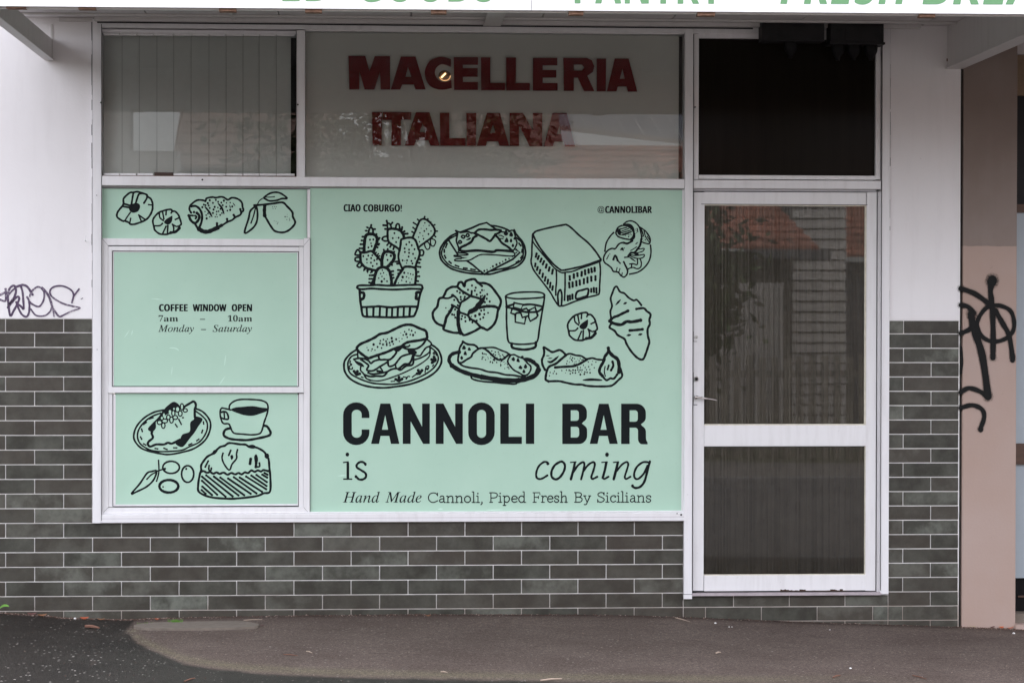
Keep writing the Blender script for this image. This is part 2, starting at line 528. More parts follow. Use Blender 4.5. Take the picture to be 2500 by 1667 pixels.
M['road'] = mat_plain('road_asphalt', (0.055, 0.052, 0.052), 0.7, var=0.3, scale=60, bmp=0.3)
M['kerbst'] = mat_plain('bluestone_kerb', (0.13, 0.13, 0.135), 0.8, var=0.2, scale=30)
M['grassm'] = mat_plain('verge_soil_grass', (0.045, 0.045, 0.028), 0.9, var=0.4, scale=20)
def strip(name, mat, y0, y1, z0, z1, x0=-60, x1=60):
    b = MB()
    for k in range(24):
        a = x0 + (x1 - x0) * k / 24; c = x0 + (x1 - x0) * (k + 1) / 24
        za, zc = -0.014 * max(-9, min(9, a)), -0.014 * max(-9, min(9, c))
        b.quad((a, y1, z1 + za), (a, y0, z0 + za), (c, y0, z0 + zc), (c, y1, z1 + zc))
    return tag(b.build(name, mat), kind='structure')
b = MB()
for k in range(24):
    a = -60 + 5 * k; c = a + 5
    z = -0.014 * max(-9, min(9, (a + c) / 2))
    b.box(a, c, -3.36, -3.2, z - 0.3, z - 0.004)
tag(b.build('kerb', M['kerbst']), kind='structure')
strip('road', M['road'], -11.0, -3.36, -0.14, -0.13)
b = MB()
for k in range(24):
    a = -60 + 5 * k; c = a + 5
    z = -0.014 * max(-9, min(9, (a + c) / 2))
    b.box(a, c, -11.15, -11.0, z - 0.3, z - 0.008)
tag(b.build('kerb', M['kerbst']), kind='structure')
M['oppfoot'] = mat_plain('dark_footpath', (0.085, 0.078, 0.072), 0.85, var=0.2)
strip('opposite_footpath', M['oppfoot'], -13.6, -11.15, -0.0, -0.01)
strip('verge', M['grassm'], -70.0, -13.6, 0.0, 0.0)
strip('side_footpath', M['road'], -3.2, 0.06, -0.012, -0.012, 9.0, 60)
strip('side_footpath', M['road'], -3.2, 0.06, -0.012, -0.012, -60, -9.0)

# ---------------------------------------------------------------- the shop building
shop = empty('shop_building', 'white rendered shop with dark grey tiles and white framed shopfront under the awning', 'shop')

# plaster: left pier, right pier, hidden upper wall; a solid wall 0.22 thick
ZT = 4.6
XL = -9.0
xl_f = rect(225, 100, 227, 1200)[0]          # left edge of the shopfront frame
xr_f = rect(2171.5, 100, 2172, 1200)[0]      # right edge
x_pl, x_pr = xl_f, xr_f
x_edge = W(2343.5, 800).x                    # right end of the shop
z_tileL = W(113, 777.5).z
z_tileR = W(2270, 782).z
z_headtop = 3.155
pw = MB()
pw.box(XL, x_pl, 0, 0.22, z_tileL, ZT)
pw.box(x_pr, x_edge, 0, 0.22, z_tileR, ZT)
pw.box(x_pl, x_pr, 0, 0.22, z_headtop + 0.004, ZT)
plaster = pw.build('plaster_wall', M['plaster'], shop)

# backing wall below tiles
Z0 = W(1250, 1272.5).z                       # joint line right below the window sill
PZ = 35.33 / 457.9
PX = 0.3025
GAP = 0.0050
x_step0 = W(1668.5, 1460).x
z_sillbot = Z0
gb = MB()
gb.box(XL, x_pl, 0.004, 0.22, -0.6, z_tileL)
gb.box(x_pl, x_step0, 0.004, 0.22, -0.6, Z0)
z_step = W(1900, 1453).z
gb.box(x_step0, x_pr, 0.004, 0.22, -0.6, z_step)
gb.box(x_pr, x_edge, 0.004, 0.22, -0.6, z_tileR)
random.seed(5)
tl = MB()
def tiles(xa, xb, za, zb, phase, edge=True):
    """courses between za and zb, x clipped to xa..xb; phase = one joint of an even course"""
    k = math.floor((za - Z0) / PZ) - 1
    while Z0 + k * PZ < zb:
        r0, r1 = Z0 + k * PZ + GAP / 2, Z0 + (k + 1) * PZ - GAP / 2
        odd = (k + 1) % 2          # k=-1 is the first course under the sill (even)
        ph = phase + (PX / 2 if odd else 0)
        i = math.floor((xa - ph) / PX) - 1
        while ph + i * PX < xb:
            t0, t1 = ph + i * PX + GAP / 2, ph + (i + 1) * PX - GAP / 2
            c0, c1, d0, d1 = max(t0, xa), min(t1, xb), max(r0, za), min(r1, zb)
            if c1 - c0 > 0.008 and d1 - d0 > 0.006:
                jit = random.uniform(-0.0004, 0.0006)
                tl.box(c0, c1, -0.001 + jit, 0.006, d0, d1, (random.random(), random.random(), random.random()))
            i += 1
        k += 1
phA = W(717.7, 1290).x
tiles(XL, x_pl - 0.002, Z0, z_tileL - 0.003, phA)
tiles(XL, x_step0 - 0.003, -0.6, Z0 - GAP / 2, phA)
tiles(x_step0 + 0.002, x_pr - 0.003, -0.6, z_step - 0.002, W(1722.5, 1500).x)
tiles(x_pr + 0.002, x_edge - 0.006, -0.6, z_tileR - 0.003, W(2204.5, 1290).x)
grout = gb.build('lower_wall', M['grout'], shop)
cl = tl.build('tile_cladding', M['tile'], grout, bevel=0.0012)
# dark corner seam beside the neighbour
MB().box(x_edge, x_edge + 0.010, 0.02, 0.22, -0.6, ZT).build('corner_seam', M['gasket'], shop)

# crack lines between frame and render
random.seed(3)
for (cx, z0_, z1_) in ((x_pl, 1.75, 3.12), (x_pr, 1.6, 3.12)):
    z = z0_; cr = MB()
    while z < z1_:
        h = random.uniform(0.02, 0.10)
        wdt = random.uniform(0.0005, 0.0035)
        s = -1 if cx < 0 else 1
        cr.box(cx + (0 if s > 0 else -wdt), cx + (wdt if s > 0 else 0), -0.0012, 0.001, z, z + h)
        z += h + (random.uniform(0, 0.05) if random.random() < 0.4 else 0)
    tag(cr.build('render_crack', M['gasket'], plaster), kind='stuff')


# ---- shopfront frame (fixed aluminium)
YF, YB = -0.022, 0.16
fr = MB()
fr.pbox(225.8, 48, 247.8, 1277, YF, YB)                     # left jamb
fr.pbox(247.8, 52.5, 1673.0, 74, YF, YB)                    # head, left part
fr.pbox(1693.5, 60.5, 2152.0, 84, YF, YB)                   # head, door part
fr.pbox(723.5, 74, 744.5, 434, YF, YB)                      # mullion between top windows
fr.pbox(247.8, 433.5, 1671.5, 456.5, YF - 0.002, YB)        # transom
fr.pbox(1671.5, 60, 1691.5, 1461, YF - 0.004, YB)           # mullion window / door
fr.pbox(2151.5, 62, 2171.8, 1450, YF, YB)                   # right jamb
fr.pbox(1691.5, 440.5, 2151.5, 461, YF + 0.002, YB)         # transom over the door
fr.pbox(247.8, 1253.5, 1670.5, 1273.5, YF - 0.004, YB)      # sill
fr.pbox(247.8, 1248.5, 1670.5, 1253.0, YF + 0.012, YB)      # upper sill step
fr.pbox(1664.5, 463, 1671.0, 1248.5, 0.004, YB)             # right bead of the poster bay
fr.pbox(744.5, 74, 1671.0, 80.0, 0.0, YB)                   # head bead
fr.pbox(247.8, 74.0, 723.5, 83.0, 0.012, YB)
frame = fr.build('window_frame', M['paint'], shop, bevel=0.0018)
# recessed bead under the transom, its shade put into the greyer paint
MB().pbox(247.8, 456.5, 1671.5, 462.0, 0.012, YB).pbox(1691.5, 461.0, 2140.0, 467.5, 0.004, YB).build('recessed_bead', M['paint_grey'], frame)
for px, py, r in ((1663, 1256, 2.4), (494, 439, 2.2), (236, 477, 1), (237, 853, 1), (246.5, 251, 2.2), (727, 256, 2.2), (1697, 262, 1.8), (1653, 1253, 1.5)):
    p = W(px, py, YF - 0.005)
    sc = MB(); sc.cyl((p.x, YF - 0.006, p.z), (p.x, YF + 0.004, p.z), r / 458.0, seg=8)
    sc.build('screw', M['gasket'], frame)
sd = MB()
for (a, b_, c_, d_) in ((1690.6, 84, 1692.2, 1440), (722.6, 76, 723.6, 430), (247.6, 60, 248.6, 1270), (2151.0, 84, 2152.0, 1440)):
    x0, x1, z0, z1 = rect(a, b_, c_, d_, YF)
    sd.box(x0, x1, YF - 0.0045, YF + 0.004, z0, z1)
for (a, b_, c_, d_) in ((248, 47, 1180, 50.5), (1218, 56.0, 1860, 59.0)):
    x0, x1, z0, z1 = rect(a, b_, c_, d_, 0)
    sd.box(x0, x1, -0.018, 0.01, z0, z1)
sd.build('frame_joint', M['gasket'], frame)

# ---- louvre strips top and bottom of the left top window
M['flake0'] = mat_plain('dark_brown_metal', (0.05, 0.028, 0.022), 0.7)
rs = MB()
random.seed(8)
xs_ = [252, 292, 334, 375.5, 423, 467, 510, 551, 593, 633, 674, 720]
for i, (a, b_) in enumerate(zip(xs_, xs_[1:])):
    dy = (b_ + a) / 2 / 2500 * 9
    MB().pbox(a + 1.2, 81.0 + dy, b_ - 1.2, 86.0 + dy, 0.006, 0.04).build('vent_strip', M['paint_old'], frame)
    MB().pbox(a + 1.2, (420 if i == 3 else 422.5) + dy * 0.7, b_ - 1.2, 427.5 + dy * 0.7, 0.004, 0.04).build('vent_strip', M['flake0'] if i == 3 else M['paint_old'], frame)
rs.pbox(250, 429.5, 722, 433.6, 0.008, 0.05)
rs.build('rusty_channel', M['rust'], frame)

# ---- panes
def pane(name, px0, py0, px1, py1, yp, mat, parent):
    x0, x1, z0, z1 = rect(px0, py0, px1, py1, yp)
    return MB().quad((x0, yp, z0), (x1, yp, z0), (x1, yp, z1), (x0, yp, z1)).build(name, mat, parent)
wl = pane('window_pane', 247.8, 80, 723.5, 433.5, 0.018, M['glass'], shop)
wc = pane('window_pane', 744.5, 78, 1671.5, 434, 0.018, M['glass'], shop)

# ---- door top light: sash and pane
tf = MB()
tf.pbox(1694.0, 83.5, 1706.0, 438.5, -0.012, 0.05)
tf.pbox(2138.5, 83.5, 2150.0, 438.5, -0.012, 0.05)
tf.pbox(1706.0, 83.5, 2138.5, 95.5, -0.012, 0.05)
tf.pbox(1706.0, 428.5, 2138.5, 438.5, -0.012, 0.05)
gl_ = MB()
for (a, b_, c_, d_, yy) in ((249, 1263.0, 1670, 1263.9, YF - 0.0044), (249, 1250.9, 1665, 1251.5, YF + 0.0115), (272, 1254.4, 741, 1255.1, -0.0065)):
    gl_.pbox(a, b_, c_, d_, yy, yy + 0.004)
gl_.build('sill_groove', M['paint_grey'], frame)
top = tf.build('fanlight_sash', M['paint'], shop, bevel=0.0015)
pane('fanlight_pane', 1706, 95, 2138.5, 429, 0.016, M['fan'], top)

# ---- door
door = MB()
YD = -0.004
door.pbox(1692.8, 469.5, 1719.0, 1441.5, YD, 0.05)
door.pbox(2114.5, 469.5, 2139.0, 1441.5, YD, 0.05)
door.pbox(1719.0, 469.5, 2114.5, 500.0, YD, 0.05)
door.pbox(1719.0, 1038.0, 2114.5, 1089.0, YD - 0.0015, 0.05)
door.pbox(1719.0, 1403.5, 2114.5, 1441.5, YD - 0.0015, 0.05)
dr = door.build('door', M['paint_old'], shop, bevel=0.0018)
bd = MB()
for (a, b_, c_, d_) in ((1719, 500, 2114.5, 503.0), (2110.3, 503, 2114.5, 1038), (1719, 1034.8, 2110.3, 1038), (2110.3, 1089, 2114.5, 1403.5), (1719, 1400.8, 2110.3, 1403.5)):
    bd.pbox(a, b_, c_, d_, 0.002, 0.04)
M['bead'] = mat_plain('yellowed_bead', (0.62, 0.58, 0.48), 0.5, var=0.2, scale=30)
bd.build('glazing_bead', M['bead'], dr)
MB().pbox(1718.5, 502.0, 1720.4, 1036, -0.0005, 0.03).pbox(1718.5, 1088.3, 2111, 1090.6, -0.0005, 0.03).pbox(1712, 498.9, 2118, 500.2, -0.0052, 0.0).build('glazing_gap', M['gasket'], dr)
pane('glass_pane', 1719.5, 500, 2114, 1038, 0.006, M['doorglass'], dr)
pane('glass_pane', 1719.5, 1089, 2114, 1404, 0.006, M['doorglass'], dr)
# ribbed back of the door glass: real reeds 7.8 mm apart
def ribs(px0, py0, px1, py1, yp, name):
    x0, x1, z0, z1 = rect(px0, py0, px1, py1, yp)
    b = MB(); pitch = 0.0078; n = int((x1 - x0) / pitch); sub = 6; random.seed(77)
    amp = [random.uniform(0.0014, 0.0042) for _ in range(n + 2)]
    for i in range(n * sub + 1):
        t = i / sub; xx = x0 + t * pitch
        dy = -amp[int(t)] * abs(math.sin(math.pi * t))
        b.v += [(xx, yp + dy, z0), (xx, yp + dy, z1)]
    for i in range(n * sub):
        b.f.append((2 * i, 2 * i + 2, 2 * i + 3, 2 * i + 1)); b.c.append(None)
    return b.build(name, M['rib'], dr)
ribs(1719.5, 500, 2114, 1038, 0.012, 'reeded_glass')
ribs(1719.5, 1089, 2114, 1404, 0.012, 'reeded_glass')
# lock furniture
hw = MB()
hw.pbox(1693.4, 910, 1704.0, 987, YD - 0.004, YD)
p = W(1699, 969, YD - 0.01)
lk = hw.build('lock_plate', M['paint_old'], dr, bevel=0.0006)
MB().pbox(1692.9, 909, 1694.4, 988.5, YD - 0.0036, YD).pbox(1692.9, 986.8, 1702.5, 988.6, YD - 0.0036, YD).build('plate_gap', M['gasket'], lk)
h = MB()
h.cyl((p.x, YD - 0.002, p.z), (p.x, YD - 0.04, p.z), 0.0085)
q = W(1714, 971, YD - 0.03); r_ = W(1749, 976.5, YD - 0.03)
h.cyl((p.x, YD - 0.036, p.z), (q.x, YD - 0.036, q.z), 0.0068, 0.0052)
h.cyl((q.x, YD - 0.036, q.z), (r_.x, YD - 0.040, r_.z), 0.0052, 0.0032)
h.build('handle', M['chrome'], dr, smooth=True)
c1 = MB()
p = W(1699.6, 925, YD)
for dz in (-0.005, 0, 0.005):
    c1.cyl((p.x, YD - 0.010, p.z + dz), (p.x, YD - 0.002, p.z + dz), 0.0098, seg=20)
c1.build('lock_cylinder', M['steel'], dr)
MB().cyl((p.x, YD - 0.0115, p.z - 0.004), (p.x, YD - 0.009, p.z - 0.004), 0.0022, seg=8).build('keyhole', M['gasket'], dr)
u = MB(); u.pbox(1693.4, 809, 1703.5, 833, YD - 0.004, YD)
up = u.build('lock_plate', M['paint_old'], dr, bevel=0.0006)
MB().pbox(1692.8, 809, 1694.2, 834, YD - 0.0036, YD).pbox(1693, 832.5, 1702, 834, YD - 0.0036, YD).build('plate_gap', M['gasket'], up)
p = W(1699.5, 823, YD)
MB().cyl((p.x, YD - 0.012, p.z), (p.x, YD - 0.002, p.z), 0.0095, seg=20).build('lock_cylinder', M['steel'], dr)
MB().cyl((p.x, YD - 0.0135, p.z - 0.003), (p.x, YD - 0.011, p.z - 0.003), 0.0022, seg=8).build('keyhole', M['gasket'], dr)
# door stop / weather strip on the right, gap under the door, threshold
st = MB()
st.pbox(2141.5, 468, 2151.5, 1446, 0.004, 0.05)
st.build('door_stop', M['paint'], shop, bevel=0.001)
MB().pbox(2139.0, 470, 2141.0, 1441, 0.010, 0.05).pbox(1692.5, 1441.5, 2141, 1446, 0.012, 0.05).pbox(1690, 1445.6, 1700, 1447, -0.01, 0.05).build('door_gap', M['gasket'], shop)
random.seed(21)
fl = MB()
xx = 1905
while xx < 2068:
    w_ = random.uniform(3, 8); hh = random.uniform(0.3, 3.2) * (1.5 if xx < 1960 or 2020 < xx < 2055 else 0.35)
    fl.pbox(xx, 1441.6 - hh, xx + w_, 1442.5, YD - 0.0022, YD + 0.004); xx += w_
M['flake'] = mat_plain('bare_brown_timber', (0.05, 0.028, 0.02), 0.8)
fl.build('flaked_paint', M['flake'], dr)
M['thr'] = mat_plain('mauve_threshold', (0.40, 0.35, 0.37), 0.6, var=0.2, scale=25)
th = MB(); th.pbox(1690.0, 1446.5, 2150.5, 1453.3, -0.03, 0.1)
th.build('threshold', M['thr'], shop, bevel=0.001)
bt = MB(); bt.pbox(1669.5, 1450.5, 1689.5, 1461.5, YF - 0.006, 0.0)
bt.build('mullion_foot', M['paint'], frame)
sg = MB(); sg.pbox(1669.2, 1449.6, 1690.0, 1450.6, YF - 0.0062, 0.0); sg.build('foot_seam', M['gasket'], frame)

# ---- serving window (the coffee window) left of the poster bay
sw = MB()
sw.pbox(248.2, 581.5, 263.8, 1255, -0.006, 0.05)             # outer left
sw.pbox(741.5, 581.5, 756.5, 1255, -0.006, 0.05)
sw.pbox(263.8, 583.0, 741.5, 600.0, -0.006, 0.05)
sw.pbox(263.8, 1238.0, 741.5, 1253.5, -0.006, 0.05)
sframe = sw.build('serving_window_frame', M['paint_old'], shop, bevel=0.0018)
s2 = MB()
s2.pbox(263.8, 602.2, 273.2, 945, -0.002, 0.05)
s2.pbox(730.0, 602.2, 741.2, 945, -0.002, 0.05)
s2.pbox(273.2, 602.2, 730.0, 613.0, -0.002, 0.05)
s2.pbox(263.8, 944.5, 741.2, 958.8, -0.012, 0.05)            # meeting rail
s2.pbox(263.8, 960.5, 274.5, 1237, 0.004, 0.05)
s2.pbox(729.5, 960.5, 741.2, 1237, 0.004, 0.05)
s2.build('sliding_sash', M['paint_old'], sframe, bevel=0.0015)
gk = MB()
gk.pbox(263.8, 600.2, 741.5, 602.0, 0.0, 0.05)
gk.pbox(273.2, 613.0, 275.0, 943.8, 0.003, 0.05).pbox(728.2, 613.0, 730.0, 943.8, 0.003, 0.05).pbox(275, 613.0, 728.2, 614.6, 0.003, 0.05)
gk.pbox(275, 942.2, 728, 944.4, 0.003, 0.05).pbox(274.5, 962.5, 276.2, 1236, 0.008, 0.05).pbox(276, 1234.5, 729, 1236.4, 0.006, 0.05).pbox(728, 962.5, 729.5, 1236, 0.008, 0.05)
gk.build('seal', M['gasket'], sframe)
# mitred corners of the outer frame
for (ax, ay, bx, by) in ((249, 582.5, 264, 600), (756, 583, 741.5, 600), (249, 1254.5, 264, 1238), (756, 1254, 741.5, 1238)):
    p, q = W(ax, ay, -0.0062), W(bx, by, -0.0062)
    mm = MB(); mm.cyl((p.x, -0.0060, p.z), (q.x, -0.0060, q.z), 0.0007, seg=6); mm.build('mitre_joint', M['gasket'], sframe)
bt = MB()     # white margins of the stuck-on sheets
bt.pbox(275, 614.6, 728.2, 616.8, 0.0065, 0.05).pbox(275, 616.8, 278, 942, 0.0065, 0.05).pbox(725.5, 616.8, 728.2, 942, 0.0065, 0.05)
bt.pbox(276.2, 1230.2, 728, 1234.4, 0.0095, 0.05).pbox(276.2, 964, 282.3, 1230.2, 0.0095, 0.05).pbox(726.5, 964, 728, 1230.2, 0.0095, 0.05)
bt.build('pane_margin', M['paint'], sframe)
dv = MB(); dv.pbox(750.2, 462.3, 757.2, 581.0, 0.0, 0.05); dv.build('divider_bar', M['paint'], frame, bevel=0.001)
MB().pbox(749.4, 462.3, 750.3, 581, 0.001, 0.05).pbox(756.6, 583, 757.6, 1250, -0.003, 0.05).build('divider_joint', M['gasket'], frame)

# small dark interior behind the windows so that the glass has depth
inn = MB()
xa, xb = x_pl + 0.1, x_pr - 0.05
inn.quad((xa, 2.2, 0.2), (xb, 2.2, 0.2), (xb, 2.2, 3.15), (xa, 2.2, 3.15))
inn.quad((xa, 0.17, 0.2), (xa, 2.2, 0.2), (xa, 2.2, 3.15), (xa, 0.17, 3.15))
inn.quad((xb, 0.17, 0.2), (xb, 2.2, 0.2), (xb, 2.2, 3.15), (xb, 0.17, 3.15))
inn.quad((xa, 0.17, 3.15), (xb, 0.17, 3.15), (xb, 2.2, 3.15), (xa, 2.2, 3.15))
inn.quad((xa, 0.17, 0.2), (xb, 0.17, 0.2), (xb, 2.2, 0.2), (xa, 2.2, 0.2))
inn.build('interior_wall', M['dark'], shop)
pk = MB()
x0, x1, z0, z1 = rect(1680, 60, 2240, 470, 0.9)
n = 12
for i in range(n):
    a = x0 + (x1 - x0) * i / n; b_ = x0 + (x1 - x0) * (i + 1) / n
    pk.box(a + 0.003, b_ - 0.003, 0.9 + (i % 2) * 0.004, 0.93, z0 - 0.3, z1)
pk.build('plank_partition', M['plank'], shop)

# ---------------------------------------------------------------- vertical blind behind the left top window
bl = empty('vertical_blind', 'pale grey green vertical blind drawn behind the top left window', 'blind')
hr = MB(); hr.pbox(250, 80, 722, 88, 0.075, 0.10); hr.build('headrail', M['paint'], bl)
edges = [250, 298, 340, 383, 424, 466.5, 510, 552, 593, 632.5, 674.5, 708.5]
random.seed(4)
for i, (a, b_) in enumerate(zip(edges, edges[1:])):
    x0, x1, z0, z1 = rect(a, 84, b_, 436, 0.085)
    s = MB()
    tw = random.uniform(-0.006, 0.006)
    s.quad((x0 - 0.001, 0.082, z0), (x1 + 0.003, 0.094 + tw, z0), (x1 + 0.003, 0.094, z1), (x0 - 0.001, 0.082, z1))
    MB().quad((x0 - 0.001, 0.0812, z0), (x0 + 0.0022, 0.0816, z0), (x0 + 0.0022, 0.0816, z1), (x0 - 0.001, 0.0812, z1)).build('overlap_shade', M['overlap_shade'], bl)  # thin darker strip painting in the shade where two slats overlap
    s.build('blind_slat', M['blind'], bl)

# ---------------------------------------------------------------- red letters on the grey board
sign = empty('letter_sign', 'butcher sign of dark red block letters on a grey board behind the top window', 'sign')
bb = MB(); bb.pbox(746, 70, 1657, 440, 0.075, 0.09)
bb.build('backing_board', M['board'], sign)
M['darkwood'] = mat_plain('dark_reveal', (0.05, 0.035, 0.03), 0.6)
MB().pbox(1657.5, 70, 1672, 440, 0.10, 0.12).build('dark_reveal', M['darkwood'], sign)
# ---------------------------------------------------------------- drawing tools
def smooth(pts, closed=False, sub=5):
    n = len(pts)
    if n < 3: return list(pts)
    out = []
    rng = range(n) if closed else range(n - 1)
    for i in rng:
        p0 = pts[(i - 1) % n] if (closed or i > 0) else pts[0]
        p1 = pts[i]; p2 = pts[(i + 1) % n]
        p3 = pts[(i + 2) % n] if (closed or i + 2 < n) else pts[-1]
        for k in range(sub):
            t = k / sub
            out.append(tuple(0.5 * ((2 * b) + (-a + c) * t + (2 * a - 5 * b + 4 * c - d) * t * t + (-a + 3 * b - 3 * c + d) * t ** 3) for a, b, c, d in zip(p0, p1, p2, p3)))
    if not closed: out.append(tuple(pts[-1]))
    return out

class Ink:
    """flat print on the plane y = yp; coordinates are read off an enlargement of the photograph"""
    def __init__(s, yp, org, sc):
        s.yp = yp; s.mb = MB(); s.k = 0; s.fat = 1.34
        s.frame(org, sc)
    def frame(s, org, sc):
        s.ox, s.oy = org
        s.sx, s.sy = sc if isinstance(sc, tuple) else (sc, sc)
        return s
    def pt(s, p):
        w = W(s.ox + p[0] / s.sx, s.oy + p[1] / s.sy, s.yp)
        return (w.x, w.z)
    def lay(s):
        s.k = (s.k + 1) % 50
        return s.yp - 0.0004 - s.k * 0.00004
    def ribbon(s, pts, w, closed=False, taper=0.0, wob=0.10):
        if len(pts) == 2 and taper:
            pts = [pts[0], ((pts[0][0] + pts[1][0]) / 2, (pts[0][1] + pts[1][1]) / 2), pts[1]]
        P = [s.pt(p) for p in pts]
        w = w * s.fat / s.sx / 458.0 / 2
        n = len(P); y = s.lay(); b = len(s.mb.v)
        if n == 1 or (n == 2 and P[0] == P[1]):
            return s.disc(pts[0], w * 2 * s.sx * 458)
        for i, p in enumerate(P):
            a = P[i - 1] if (i > 0 or closed) else p
            c = P[(i + 1) % n] if (i < n - 1 or closed) else p
            tx, tz = c[0] - a[0], c[1] - a[1]
            L = math.hypot(tx, tz) or 1e-9
            nx_, nz = -tz / L, tx / L
            ww = w * (1 + wob * math.sin(i * 1.3 + s.k) * 0.7)
            if taper and not closed:
                e = min(i, n - 1 - i) / max(1, (n - 1) / 2)
                ww *= (1 - taper) + taper * min(1, e * 2)
            s.mb.v += [(p[0] + nx_ * ww, y, p[1] + nz * ww), (p[0] - nx_ * ww, y, p[1] - nz * ww)]
        for i in range(n if closed else n - 1):
            j = (i + 1) % n
            s.mb.f.append((b + 2 * i, b + 2 * i + 1, b + 2 * j + 1, b + 2 * j)); s.mb.c.append(None)
        if not closed and not taper:
            for q in (pts[0], pts[-1]): s.disc(q, w * 2 * s.sx * 458, 8)
    def disc(s, p, d, seg=9, sq=1.0):
        c = s.pt(p); r = d * (1.0 + (s.fat - 1) * 0.6) / s.sx / 458.0 / 2; y = s.lay(); b = len(s.mb.v)
        for i in range(seg):
            a = 2 * math.pi * i / seg
            s.mb.v.append((c[0] + r * math.cos(a), y, c[1] + r * math.sin(a) * sq))
        s.mb.f.append(tuple(b + i for i in range(seg))); s.mb.c.append(None)
    def fill(s, pts, holes=()):
        L = [[s.pt(p) for p in l] for l in [pts] + list(holes)]
        y = s.lay(); b = len(s.mb.v)
        for l in L: s.mb.v += [(p[0], y, p[1]) for p in l]
        for t in tessellate_polygon([[Vector((p[0], p[1], 0)) for p in l] for l in L]):
            s.mb.f.append(tuple(b + i for i in t)); s.mb.c.append(None)
    def run(s, text):
        for ln in text.strip().splitlines():
            ln = ln.strip()
            if not ln or ln[0] == '#': continue
            head, body = ln.split(':', 1)
            hp = head.split(); op = hp[0]; w = float(hp[1]) if len(hp) > 1 else 30
            for chunk in body.split(';'):
                v = [tuple(float(a) for a in tok.split(',')) for tok in chunk.split()]
                if not v: continue
                if op == 'L': s.ribbon(smooth(v), w)
                elif op == 'V': s.ribbon(smooth(v), w, taper=0.75)
                elif op == 'C': s.ribbon(smooth(v, True), w, True)
                elif op == 'P': s.ribbon([v[0]] + [x for x in v[1:]], w); [s.disc(x, w, 8) for x in v[1:-1]]
                elif op == 'F': s.fill(smooth(v, True))
                elif op == 'G': s.fill(v)
                elif op == 'D':
                    for q in v: s.disc(q[:2], q[2] if len(q) > 2 else w, 7, 1.15)
                elif op == 'T':
                    for q in v: s.ribbon([q[:2], ((q[0] + q[2]) / 2, (q[1] + q[3]) / 2), q[2:4]], w)
                elif op == 'E':
                    for q in v:
                        s.ribbon([(q[0] + q[2] * math.cos(a * math.pi / 9), q[1] + q[3] * math.sin(a * math.pi / 9)) for a in range(18)], w, True)
        return s
    def done(s, name, parent, mat=None, label=None):
        o = s.mb.build(name, mat or M['ink'], parent)
        if label: o['label'] = label
        return o

# ---------------------------------------------------------------- the mint green vinyl sheets
YS1, YS2, YS3, YS4 = 0.006, 0.012, 0.008, 0.011
def sheet(px0, py0, px1, py1, yp, label):
    x0, x1, z0, z1 = rect(px0, py0, px1, py1, yp)
    b = MB(); b.box(x0, x1, yp, yp + 0.0025, z0, z1)
    return tag(b.build('vinyl_poster', M['vinyl']), label, 'poster', 'mint green posters on the shopfront')
P1 = sheet(757.2, 462.3, 1664.5, 1248.5, YS1, 'largest mint green poster with many black food drawings above big black lettering')
P2 = sheet(247.8, 462.0, 750.2, 583.0, YS2, 'narrow mint green strip with two round pastries, a croissant and a lemon')
P3 = sheet(278, 616.8, 725.5, 942.2, YS3, 'plain mint green sheet with the coffee window opening hours in its middle')
P4 = sheet(282.3, 959.5, 726.5, 1230.2, YS4, 'lower left mint green sheet with drawings of cake, coffee cup, olives and panettone')

